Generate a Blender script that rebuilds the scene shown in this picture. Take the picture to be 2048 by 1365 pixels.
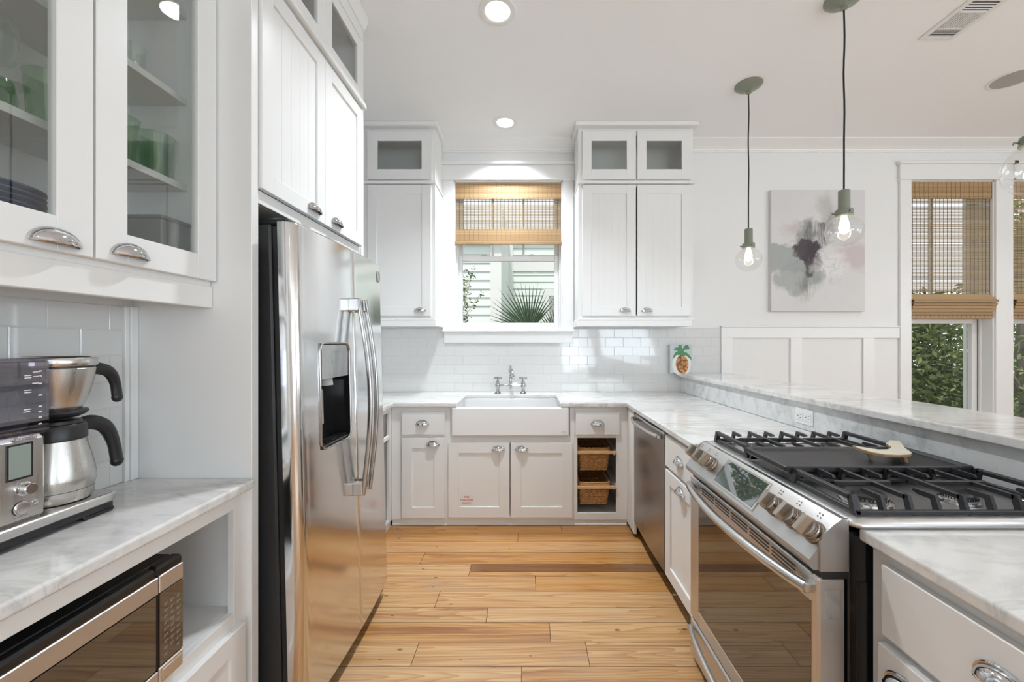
import bpy, bmesh, math, random
from mathutils import Vector, Matrix

for _o in list(bpy.data.objects):
    bpy.data.objects.remove(_o, do_unlink=True)
random.seed(7)
SC = bpy.context.scene
COL = SC.collection
PI = math.pi

# ------------------------------------------------------------------ camera
CAM_Z = 1.356
cam = bpy.data.cameras.new('camera')
cam.sensor_fit = 'HORIZONTAL'
cam.sensor_width = 36.0
cam.lens = 800.0 / 2048.0 * 36.0
cam.shift_x = -31.0 / 2048.0
cam.shift_y = 2.5 / 2048.0
cam.clip_start = 0.02
camo = bpy.data.objects.new('camera', cam)
COL.objects.link(camo)
camo.location = (0, 0, CAM_Z)
camo.rotation_euler = (PI / 2, 0, 0)
SC.camera = camo

# ------------------------------------------------------------------ sky, sun, daylight, exposure
SC.view_settings.view_transform = 'Standard'
SC.view_settings.look = 'None'
SC.view_settings.exposure = 0.14
SC.view_settings.gamma = 1.0
SC.view_settings.use_curve_mapping = False
SC.cycles.use_denoising = True
SC.cycles.max_bounces = 10
SC.cycles.diffuse_bounces = 5
SC.cycles.glossy_bounces = 5
SC.cycles.transparent_max_bounces = 24
SC.cycles.sample_clamp_indirect = 6.0
SC.cycles.caustics_reflective = False
SC.cycles.caustics_refractive = False

W = bpy.data.worlds.new('sky')
SC.world = W
W.use_nodes = True
_bg = W.node_tree.nodes['Background']
_bg.inputs['Color'].default_value = (0.90, 0.95, 1.0, 1)
_bg.inputs['Strength'].default_value = 1.2

def add_light(name, kind, loc, rot, power, color=(1, 1, 1), **kw):
    l = bpy.data.lights.new(name, kind)
    l.energy = power
    l.color = color
    for k, v in kw.items():
        setattr(l, k, v)
    o = bpy.data.objects.new(name, l)
    COL.objects.link(o)
    o.location = loc
    o.rotation_euler = rot
    return o

add_light('sun', 'SUN', (0, 0, 8), (math.radians(24), 0, math.radians(-14)), 3.2, (1.0, 0.96, 0.88), angle=math.radians(4))
# area lamps added inside the unseen rear and right-wall openings, standing for daylight
DAY = (0.77, 0.895, 1.0)
UP = math.radians(48)   # lamps tilted up to brighten the ceiling, in place of ground bounce
add_light('daylight_rear_door', 'AREA', (1.40, -4.42, 1.30), (PI / 2 + UP, 0, 0), 54, DAY, shape='RECTANGLE', size=0.9, size_y=2.2)
add_light('daylight_rear_window', 'AREA', (2.75, -4.42, 1.60), (PI / 2 + UP, 0, 0), 74, DAY, shape='RECTANGLE', size=1.4, size_y=1.9)
add_light('side_daylight_fill', 'AREA', (5.92, -2.3, 1.65), (PI / 2 + UP, 0, PI / 2), 90, DAY, shape='RECTANGLE', size=2.0, size_y=1.9)
add_light('side_daylight_fill', 'AREA', (5.92, 0.1, 1.65), (PI / 2 + UP, 0, PI / 2), 42, DAY, shape='RECTANGLE', size=1.6, size_y=1.9)
LAMP_W = 19.0          # each recessed ceiling lamp
PENDANT_W = 1.6        # each globe pendant

# ------------------------------------------------------------------ node helpers
def new_mat(name):
    m = bpy.data.materials.new(name)
    m.use_nodes = True
    nt = m.node_tree
    nt.nodes.clear()
    out = nt.nodes.new('ShaderNodeOutputMaterial')
    return m, nt, out

class NT:
    def __init__(self, nt):
        self.nt = nt
    def node(self, typ, ins=None, **props):
        n = self.nt.nodes.new(typ)
        for k, v in props.items():
            setattr(n, k, v)
        for k, v in (ins or {}).items():
            s = n.inputs[k]
            if isinstance(v, bpy.types.NodeSocket):
                self.nt.links.new(v, s)
            else:
                if isinstance(v, tuple) and len(v) == 3 and s.type == 'RGBA':
                    v = (*v, 1)
                s.default_value = v
        return n
    def math(self, op, a, b=0.0, c=0.0, clamp=False):
        n = self.node('ShaderNodeMath', {0: a, 1: b, 2: c}, operation=op)
        n.use_clamp = clamp
        return n.outputs[0]
    def mix(self, f, a, b, blend='MIX'):
        n = self.node('ShaderNodeMix', None, data_type='RGBA', blend_type=blend)
        for k, v in ((0, f), (6, a), (7, b)):
            if isinstance(v, bpy.types.NodeSocket):
                self.nt.links.new(v, n.inputs[k])
            else:
                n.inputs[k].default_value = (*v, 1) if isinstance(v, tuple) and len(v) == 3 else v
        return n.outputs[2]
    def ramp(self, f, stops, interp='LINEAR'):
        n = self.node('ShaderNodeValToRGB', {0: f})
        cr = n.color_ramp
        cr.interpolation = interp
        while len(cr.elements) < len(stops):
            cr.elements.new(0.5)
        for e, (p, c) in zip(cr.elements, stops):
            e.position = p
            e.color = (*c, 1) if len(c) == 3 else c
        return n.outputs[0]
    def noise(self, vec, scale, detail=3.0, rough=0.5, dist=0.0):
        ins = {'Scale': scale, 'Detail': detail, 'Roughness': rough, 'Distortion': dist}
        if vec is not None:
            ins['Vector'] = vec
        return self.node('ShaderNodeTexNoise', ins).outputs[0]
    def pos(self):
        return self.node('ShaderNodeNewGeometry').outputs['Position']
    def obj(self):
        return self.node('ShaderNodeTexCoord').outputs['Object']
    def scale(self, vec, s, off=(0, 0, 0)):
        return self.node('ShaderNodeMapping', {'Vector': vec, 'Scale': s, 'Location': off}).outputs[0]
    def bump(self, h, strength, dist=0.01):
        return self.node('ShaderNodeBump', {'Height': h, 'Strength': strength, 'Distance': dist}).outputs[0]

def simple(name, color, rough=0.5, metal=0.0, coat=0.0, emit=None, estr=0.0, var=0.0, vscale=6.0, bump=0.0, bscale=60.0, ior=1.5):
    m, nt, out = new_mat(name)
    q = NT(nt)
    p = q.node('ShaderNodeBsdfPrincipled', {'Base Color': color, 'Roughness': rough, 'Metallic': metal, 'Coat Weight': coat, 'IOR': ior})
    if var > 0:
        n = q.noise(q.obj(), vscale, 4)
        dark = tuple(c * (1 - var) for c in color)
        lite = tuple(min(1, c * (1 + var)) for c in color)
        nt.links.new(q.mix(n, dark, lite), p.inputs['Base Color'])
    if bump > 0:
        nt.links.new(q.bump(q.noise(q.obj(), bscale, 3), bump, 0.002), p.inputs['Normal'])
    if emit:
        p.inputs['Emission Color'].default_value = (*emit, 1)
        p.inputs['Emission Strength'].default_value = estr
    nt.links.new(p.outputs[0], out.inputs[0])
    return m

def clear_glass(name, tint=(0.97, 0.985, 0.98), refl=1.0, rough=0.0):
    m, nt, out = new_mat(name)
    q = NT(nt)
    fac = q.node('ShaderNodeLayerWeight', {'Blend': 0.5}).outputs['Facing']
    f = q.math('MULTIPLY_ADD', q.math('POWER', fac, 5.0), 0.9, 0.042 * refl, clamp=True)
    t = q.node('ShaderNodeBsdfTransparent', {'Color': tint}).outputs[0]
    g = q.node('ShaderNodeBsdfGlossy', {'Color': (1.0, 1.0, 1.0), 'Roughness': rough}).outputs[0]
    nt.links.new(q.node('ShaderNodeMixShader', {0: f, 1: t, 2: g}).outputs[0], out.inputs[0])
    return m

def steel(name, color=(0.60, 0.585, 0.57), rough=0.26, axis='z', scale=260.0, amt=0.10, smudge=0.0):
    m, nt, out = new_mat(name)
    q = NT(nt)
    s = {'x': (1.5, scale, scale), 'y': (scale, 1.5, scale), 'z': (scale, scale, 1.5)}[axis]
    n = q.noise(q.scale(q.obj(), s), 1.0, 3)
    r = q.math('MULTIPLY_ADD', n, amt, rough - amt / 2)
    if smudge > 0:
        n2 = q.noise(q.obj(), 5.0, 5, 0.65)
        r = q.math('MULTIPLY_ADD', n2, smudge, r)
    p = q.node('ShaderNodeBsdfPrincipled', {'Base Color': color, 'Metallic': 1.0, 'Roughness': r})
    nt.links.new(q.bump(n, 0.010, 0.001), p.inputs['Normal'])
    nt.links.new(p.outputs[0], out.inputs[0])
    return m

def marble(name, base=(0.735, 0.722, 0.703), vein=(0.37, 0.365, 0.355), amt=0.55, scale=1.0, rough=0.13, rot=0.6, cloud=0.35, dist=0.8):
    m, nt, out = new_mat(name)
    q = NT(nt)
    P = q.node('ShaderNodeMapping', {'Vector': q.pos(), 'Rotation': (0.35, 0.25, rot), 'Scale': (1.5 * scale, 4.2 * scale, 3.0 * scale)}).outputs[0]
    n1 = q.noise(P, 2.3, 8, 0.62, dist)
    v1 = q.math('ABSOLUTE', q.math('SUBTRACT', n1, 0.5))
    v1 = q.math('SUBTRACT', 1.0, q.math('MULTIPLY', v1, 9.0), clamp=True)
    n2 = q.noise(P, 0.9, 4, 0.5, 0.4)
    gate = q.math('MULTIPLY', q.math('SUBTRACT', n2, 0.42), 5.0, clamp=True)
    v = q.math('MULTIPLY', q.math('POWER', v1, 1.6), gate)
    n3 = q.noise(P, 4.0, 8, 0.72, dist)
    c3 = q.math('MULTIPLY', q.math('SUBTRACT', n3, 0.5), 3.2, clamp=True)
    f = q.math('ADD', q.math('MULTIPLY', v, amt), q.math('MULTIPLY', c3, cloud), clamp=True)
    col = q.mix(f, base, vein)
    p = q.node('ShaderNodeBsdfPrincipled', {'Base Color': col, 'Roughness': rough})
    nt.links.new(p.outputs[0], out.inputs[0])
    return m

def floor_mat():
    m, nt, out = new_mat('pine_boards')
    q = NT(nt)
    tone = q.node('ShaderNodeAttribute', None, attribute_name='tone').outputs['Fac']
    seed = q.node('ShaderNodeAttribute', None, attribute_name='seed').outputs['Fac']
    off = q.node('ShaderNodeCombineXYZ', {0: q.math('MULTIPLY', seed, 37.0), 1: q.math('MULTIPLY', seed, 11.0), 2: q.math('MULTIPLY', seed, 23.0)}).outputs[0]
    P = q.node('ShaderNodeVectorMath', {0: q.pos(), 1: off}, operation='ADD').outputs[0]
    # growth-ring figure: long stretched noise turned into bands
    big = q.noise(q.scale(P, (0.42, 8.5, 1)), 1.0, 2, 0.45, 0.22)
    rings = q.math('FRACT', q.math('MULTIPLY', big, 21.0))
    band = q.math('POWER', rings, 2.2)
    fine = q.noise(q.scale(P, (1.6, 150.0, 1)), 1.0, 4, 0.65)
    mid = q.noise(q.scale(P, (0.8, 34.0, 1)), 1.0, 4, 0.6)
    wash = q.noise(q.scale(P, (2.2, 5.5, 1)), 1.0, 5, 0.6)
    base = q.ramp(tone, [(0.0, (0.150, 0.060, 0.018)), (0.22, (0.34, 0.155, 0.045)), (0.55, (0.56, 0.29, 0.092)), (0.75, (0.62, 0.385, 0.180)), (1.0, (0.68, 0.49, 0.29))])
    dark = q.mix(1.0, base, (0.56, 0.365, 0.225), 'MULTIPLY')
    c = q.mix(q.math('MULTIPLY', band, 0.62), base, dark)
    c = q.mix(q.math('MULTIPLY', q.math('SUBTRACT', fine, 0.47), 3.6, clamp=True), c, dark)
    c = q.mix(q.math('MULTIPLY', q.math('SUBTRACT', mid, 0.52), 3.0, clamp=True), c, q.mix(1.0, base, (0.70, 0.50, 0.34), 'MULTIPLY'))
    # grey worn patches
    wf = q.math('MULTIPLY', q.math('SUBTRACT', wash, 0.545), 6.0, clamp=True)
    wf = q.math('MULTIPLY', wf, q.math('MULTIPLY', q.math('SUBTRACT', fine, 0.38), 3.0, clamp=True))
    c = q.mix(q.math('MULTIPLY', wf, 0.75), c, (0.36, 0.29, 0.225))
    # red heartwood streaks
    hs = q.noise(q.scale(P, (0.8, 19.0, 1), (3.7, 1.2, 0)), 1.0, 4, 0.55, 0.5)
    heart = q.node('ShaderNodeAttribute', None, attribute_name='heart').outputs['Fac']
    hf = q.math('MULTIPLY', q.math('SUBTRACT', hs, q.math('MULTIPLY_ADD', heart, -0.10, 0.615)), 9.0, clamp=True)
    c = q.mix(q.math('MULTIPLY', hf, q.math('MULTIPLY_ADD', mid, 0.9, 0.25, clamp=True)), c, (0.25, 0.085, 0.030))
    # knots
    vo = q.node('ShaderNodeTexVoronoi', {'Vector': q.scale(P, (3.4, 6.4, 0.0)), 'Scale': 1.0, 'Randomness': 1.0}, voronoi_dimensions='2D')
    kd = q.math('SUBTRACT', 1.0, q.math('MULTIPLY', vo.outputs['Distance'], q.math('MULTIPLY_ADD', q.node('ShaderNodeSeparateColor', {0: vo.outputs['Color']}).outputs[1], 26.0, 15.0)), clamp=True)
    kd = q.math('MULTIPLY', q.math('POWER', kd, 0.6), q.math('GREATER_THAN', q.node('ShaderNodeSeparateColor', {0: vo.outputs['Color']}).outputs[0], 0.55))
    c = q.mix(q.math('MULTIPLY', kd, 0.9), c, (0.060, 0.022, 0.010))
    rgh = q.math('MULTIPLY_ADD', wash, 0.18, 0.27)
    p = q.node('ShaderNodeBsdfPrincipled', {'Base Color': c, 'Roughness': rgh, 'Coat Weight': 0.12, 'Coat Roughness': 0.18})
    nt.links.new(q.bump(q.math('ADD', fine, q.math('MULTIPLY', band, 0.4)), 0.12, 0.001), p.inputs['Normal'])
    nt.links.new(p.outputs[0], out.inputs[0])
    return m

def leaf_mat(name, a, b):
    m, nt, out = new_mat(name)
    q = NT(nt)
    r = q.node('ShaderNodeNewGeometry').outputs['Random Per Island']
    c = q.mix(r, a, b)
    p = q.node('ShaderNodeBsdfPrincipled', {'Base Color': c, 'Roughness': 0.45})
    t = q.node('ShaderNodeBsdfTranslucent', {'Color': c}).outputs[0]
    nt.links.new(q.node('ShaderNodeMixShader', {0: 0.3, 1: p.outputs[0], 2: t}).outputs[0], out.inputs[0])
    return m

def reed_mat(name, a, b, translucent=0.2):
    m, nt, out = new_mat(name)
    q = NT(nt)
    r = q.node('ShaderNodeNewGeometry').outputs['Random Per Island']
    st = q.noise(q.scale(q.obj(), (3.0, 1.0, 260.0)), 1.0, 3)
    c = q.mix(q.math('ADD', q.math('MULTIPLY', r, 0.7), q.math('MULTIPLY', st, 0.3)), a, b)
    p = q.node('ShaderNodeBsdfPrincipled', {'Base Color': c, 'Roughness': 0.55})
    t = q.node('ShaderNodeBsdfTranslucent', {'Color': c}).outputs[0]
    nt.links.new(q.node('ShaderNodeMixShader', {0: translucent, 1: p.outputs[0], 2: t}).outputs[0], out.inputs[0])
    return m

def wicker_mat():
    m, nt, out = new_mat('wicker')
    q = NT(nt)
    r = q.node('ShaderNodeNewGeometry').outputs['Random Per Island']
    n = q.noise(q.obj(), 45.0, 4)
    c = q.ramp(q.math('ADD', q.math('MULTIPLY', r, 0.5), q.math('MULTIPLY', n, 0.5)), [(0.2, (0.34, 0.155, 0.05)), (0.8, (0.74, 0.42, 0.16))])
    p = q.node('ShaderNodeBsdfPrincipled', {'Base Color': c, 'Roughness': 0.5})
    nt.links.new(p.outputs[0], out.inputs[0])
    return m

def canvas_art_mat():
    """abstract ink wash: soft warped blots of grey, plum and blush on an off-white ground"""
    m, nt, out = new_mat('abstract_wash')
    q = NT(nt)
    O = q.obj()
    def warped(scale, amt):
        n = q.node('ShaderNodeTexNoise', {'Vector': O, 'Scale': scale, 'Detail': 6.0, 'Roughness': 0.6}).outputs[1]
        c = q.node('ShaderNodeVectorMath', {0: n, 1: (0.5, 0.5, 0.5)}, operation='SUBTRACT').outputs[0]
        s = q.node('ShaderNodeVectorMath', {0: c, 'Scale': amt}, operation='SCALE').outputs[0]
        return q.node('ShaderNodeVectorMath', {0: O, 1: s}, operation='ADD').outputs[0]
    P = warped(5.0, 0.34)
    P2 = warped(9.0, 0.26)
    def blob(V, cx, cz, rx, rz, soft=1.6):
        d = q.node('ShaderNodeVectorMath', {0: V, 1: (cx, 0.0, cz)}, operation='SUBTRACT').outputs[0]
        d = q.node('ShaderNodeVectorMath', {0: d, 1: (1 / rx, 0.0, 1 / rz)}, operation='MULTIPLY').outputs[0]
        l = q.node('ShaderNodeVectorMath', {0: d}, operation='LENGTH').outputs['Value']
        return q.math('MULTIPLY', q.math('SUBTRACT', 1.0, l), soft, clamp=True)
    c = q.mix(q.noise(O, 3.0, 3), (0.70, 0.69, 0.685), (0.63, 0.62, 0.62))
    S = q.noise(q.node('ShaderNodeMapping', {'Vector': O, 'Rotation': (0, 0.5, 0), 'Scale': (22, 22, 3.5)}).outputs[0], 1.0, 5, 0.7, 0.6)
    streak = q.math('MULTIPLY_ADD', q.math('SUBTRACT', S, 0.42), 3.4, 0.25, clamp=True)
    c = q.mix(q.math('MULTIPLY', blob(P, 0.34, -0.06, 0.24, 0.16), 0.6), c, (0.55, 0.42, 0.43))
    c = q.mix(q.math('MULTIPLY', blob(P, -0.16, 0.17, 0.20, 0.13), 0.55), c, (0.50, 0.42, 0.41))
    c = q.mix(q.math('MULTIPLY', blob(P, 0.08, 0.34, 0.11, 0.24), 0.6), c, (0.40, 0.40, 0.37))
    c = q.mix(q.math('MULTIPLY', blob(P, 0.12, 0.26, 0.05, 0.14), 0.5), c, (0.20, 0.19, 0.18))
    c = q.mix(q.math('MULTIPLY', blob(P, -0.27, -0.06, 0.27, 0.13, 5.0), 0.85), c, (0.33, 0.355, 0.345))
    c = q.mix(q.math('MULTIPLY', blob(P, -0.17, -0.21, 0.22, 0.17, 5.0), 0.80), c, (0.35, 0.37, 0.36))
    c = q.mix(q.math('MULTIPLY', blob(P2, -0.10, 0.13, 0.09, 0.17, 2.6), 0.75), c, (0.25, 0.265, 0.26))
    c = q.mix(q.math('MULTIPLY', q.math('MULTIPLY', blob(P2, 0.0, 0.13, 0.13, 0.15, 3.0), streak), 0.95), c, (0.09, 0.09, 0.10))
    c = q.mix(q.math('MULTIPLY', blob(P2, -0.10, 0.01, 0.15, 0.10, 4.0), 0.95), c, (0.05, 0.035, 0.045))
    c = q.mix(q.math('MULTIPLY', blob(P2, -0.06, -0.09, 0.09, 0.16, 4.0), 0.92), c, (0.045, 0.030, 0.038))
    c = q.mix(q.math('MULTIPLY', q.math('MULTIPLY', blob(P2, -0.10, -0.28, 0.13, 0.18, 1.8), streak), 0.7), c, (0.16, 0.17, 0.15))
    c = q.mix(q.math('MULTIPLY', blob(P, 0.13, -0.12, 0.19, 0.13, 2.2), 0.75), c, (0.76, 0.75, 0.745))
    # fine ink contours
    n = q.noise(P2, 4.0, 3, 0.5, 0.5)
    line = q.math('SUBTRACT', 1.0, q.math('MULTIPLY', q.math('ABSOLUTE', q.math('SUBTRACT', n, 0.52)), 90.0), clamp=True)
    c = q.mix(q.math('MULTIPLY', line, q.math('MULTIPLY', blob(O, -0.02, -0.12, 0.36, 0.34, 1.5), 0.5)), c, (0.12, 0.12, 0.11))
    p = q.node('ShaderNodeBsdfPrincipled', {'Base Color': c, 'Roughness': 0.6})
    nt.links.new(p.outputs[0], out.inputs[0])
    return m

def pine_fruit_mat():
    m, nt, out = new_mat('painted_pineapple_skin')
    q = NT(nt)
    v = q.node('ShaderNodeTexVoronoi', {'Vector': q.obj(), 'Scale': 42.0}, feature='F1')
    n = q.noise(q.obj(), 70.0, 3)
    c = q.ramp(v.outputs['Distance'], [(0.0, (0.72, 0.36, 0.045)), (0.45, (0.55, 0.22, 0.03)), (0.7, (0.16, 0.05, 0.02))])
    c = q.mix(q.math('MULTIPLY', q.math('SUBTRACT', n, 0.6), 5.0, clamp=True), c, (0.80, 0.62, 0.34))
    p = q.node('ShaderNodeBsdfPrincipled', {'Base Color': c, 'Roughness': 0.4})
    nt.links.new(p.outputs[0], out.inputs[0])
    return m

M = {}
M['white'] = simple('white_cabinet_paint', (0.80, 0.795, 0.785), 0.33)
M['wall'] = simple('white_wall_paint', (0.80, 0.80, 0.795), 0.55, bump=0.03, bscale=180)
M['ceil'] = simple('white_ceiling_paint', (0.905, 0.915, 0.925), 0.7)
M['trim'] = simple('white_trim_paint', (0.82, 0.818, 0.81), 0.32)
M['inside'] = simple('cabinet_inside', (0.72, 0.715, 0.69), 0.45)
M['tile'] = simple('white_glazed_tile', (0.70, 0.695, 0.685), 0.06)
M['grout'] = simple('grout', (0.68, 0.675, 0.665), 0.8)
M['marble'] = marble('pale_marble', amt=0.55, cloud=0.62, rough=0.11)
M['marble_grey'] = marble('grey_veined_marble', base=(0.72, 0.725, 0.72), vein=(0.33, 0.345, 0.35), amt=0.45, cloud=0.75, scale=0.85, rot=0.3, dist=0.35)
M['chrome_dark'] = simple('bright_chrome', (0.46, 0.46, 0.47), 0.06, 1.0)
M['chrome'] = simple('chrome', (0.64, 0.64, 0.65), 0.07, 1.0)
M['steel_v'] = steel('brushed_steel_doors', (0.74, 0.735, 0.73), 0.14, 'z', amt=0.09)
M['steel_h'] = steel('brushed_steel', (0.62, 0.615, 0.615), 0.36, 'y')
M['steel_bar'] = simple('satin_bar_steel', (0.50, 0.49, 0.485), 0.26, 1.0)
M['steel_pot'] = steel('brushed_pot_steel', (0.60, 0.585, 0.56), 0.30, 'z', 120.0, 0.22)
M['knob'] = simple('bronzed_steel', (0.40, 0.355, 0.31), 0.20, 1.0)
M['steel_panel'] = steel('panel_steel', (0.52, 0.51, 0.505), 0.33, 'y')
M['steel_dw'] = steel('smudged_steel', (0.42, 0.405, 0.395), 0.22, 'y', smudge=0.25)
M['steel_warm'] = steel('warm_steel', (0.68, 0.66, 0.65), 0.42, 'z')
M['steel_light'] = simple('satin_steel', (0.64, 0.63, 0.62), 0.22, 1.0)
M['black_side'] = simple('black_textured_metal', (0.030, 0.030, 0.031), 0.42, bump=0.25, bscale=420)
M['black'] = simple('black_plastic', (0.016, 0.016, 0.017), 0.35)
M['black_gloss'] = simple('black_gloss', (0.012, 0.012, 0.013), 0.08)
M['iron'] = simple('cast_iron', (0.022, 0.022, 0.024), 0.42, var=0.35, vscale=30, bump=0.2, bscale=500)
M['dark_glass'] = simple('dark_oven_glass', (0.030, 0.026, 0.022), 0.03, ior=2.3)
M['mirror_glass'] = simple('reflective_display_glass', (0.05, 0.06, 0.065), 0.02, ior=2.8)
M['glass'] = clear_glass('clear_pane', (0.98, 0.985, 0.98), 0.3)
M['cab_glass'] = clear_glass('cabinet_pane', (0.93, 0.945, 0.935), 1.5)
M['tumbler_green'] = clear_glass('green_glass', (0.74, 0.86, 0.75), 1.6)
M['tumbler_clear'] = clear_glass('clear_glassware', (0.93, 0.95, 0.94), 1.6)
M['bulb_glass'] = clear_glass('globe_glass', (0.96, 0.96, 0.95), 1.3)
M['tank'] = clear_glass('smoky_violet_tank', (0.74, 0.72, 0.77), 2.4)
M['sage'] = simple('sage_enamel', (0.215, 0.235, 0.185), 0.28)
M['cord'] = simple('black_cord', (0.012, 0.012, 0.012), 0.7)
M['filament'] = simple('lit_filament', (1, 0.9, 0.7), 0.5, emit=(1.0, 0.80, 0.52), estr=60.0)
M['bulb_glow'] = simple('glowing_bulb', (1, .95, .85), 0.3, emit=(1.0, 0.86, 0.66), estr=4.0)
M['lens'] = simple('lit_lens', (1, 1, 1), 0.5, emit=(1.0, 0.965, 0.91), estr=7.0)
M['porcelain'] = simple('white_fireclay', (0.82, 0.82, 0.82), 0.09)
M['plastic_white'] = simple('white_plastic', (0.80, 0.80, 0.79), 0.3)
M['slot'] = simple('dark_slot', (0.05, 0.05, 0.05), 0.6)
M['plate_blue'] = simple('navy_glaze', (0.035, 0.055, 0.135), 0.12)
M['grey_box'] = simple('grey_card', (0.16, 0.16, 0.155), 0.5)
M['wood_rail'] = simple('oak_rail', (0.62, 0.38, 0.18), 0.4, var=0.2, vscale=20)
M['wicker'] = wicker_mat()
M['reed'] = reed_mat('woven_reed', (0.36, 0.215, 0.10), (0.60, 0.40, 0.205), 0.12)
M['reed_backlit'] = reed_mat('backlit_woven_reed', (0.60, 0.45, 0.28), (0.84, 0.74, 0.57), 0.75)  # same reed made paler, backlight through the weave put into the colour
M['thread'] = simple('shade_thread', (0.060, 0.050, 0.045), 0.8)
M['floor'] = floor_mat()
M['gap'] = simple('board_gap', (0.035, 0.018, 0.008), 0.8)
M['art'] = canvas_art_mat()
M['canvas'] = simple('canvas_edge', (0.66, 0.65, 0.64), 0.7)
M['pine_bg'] = simple('painted_pale_ground', (0.55, 0.57, 0.58), 0.5, var=0.12, vscale=20)
M['pine_white'] = simple('painted_white', (0.80, 0.79, 0.77), 0.5)
M['pine_fruit'] = pine_fruit_mat()
M['pine_leaf'] = simple('painted_leaf_green', (0.060, 0.235, 0.095), 0.45, var=0.35, vscale=30)
M['trivet_top'] = simple('cream_painted_top', (0.62, 0.585, 0.47), 0.4, var=0.12, vscale=30)
M['trivet_wood'] = simple('plywood_edge', (0.33, 0.20, 0.10), 0.5)
M['red'] = simple('red_print', (0.50, 0.045, 0.045), 0.5)
M['sticker'] = simple('clear_sticker', (0.80, 0.79, 0.785), 0.22)
M['lcd'] = simple('grey_green_lcd', (0.27, 0.31, 0.28), 0.12)
M['print_white'] = simple('white_print', (0.70, 0.70, 0.72), 0.5)
M['print_grey'] = simple('grey_print', (0.28, 0.27, 0.26), 0.5)
M['speaker'] = simple('grey_speaker_grille', (0.40, 0.40, 0.385), 0.7)
M['siding'] = simple('pale_mint_siding', (0.72, 0.775, 0.745), 0.55)
M['ext_white'] = simple('white_exterior_trim', (0.78, 0.78, 0.77), 0.5)
M['ground'] = simple('garden_ground', (0.09, 0.11, 0.05), 0.9, var=0.4, vscale=1.5)
M['bark'] = simple('grey_bark', (0.19, 0.165, 0.14), 0.85, var=0.4, vscale=14, bump=0.4, bscale=30)
M['leaf_dark'] = leaf_mat('dark_tree_leaf', (0.055, 0.090, 0.028), (0.24, 0.285, 0.105))
M['leaf_light'] = leaf_mat('bright_tree_leaf', (0.070, 0.140, 0.030), (0.33, 0.38, 0.10))
M['leaf_shrub'] = leaf_mat('shrub_leaf', (0.055, 0.085, 0.030), (0.24, 0.27, 0.10))
M['palm'] = leaf_mat('palm_blade', (0.035, 0.085, 0.040), (0.13, 0.20, 0.10))

# ------------------------------------------------------------------ mesh builder
ORG = {}

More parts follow.
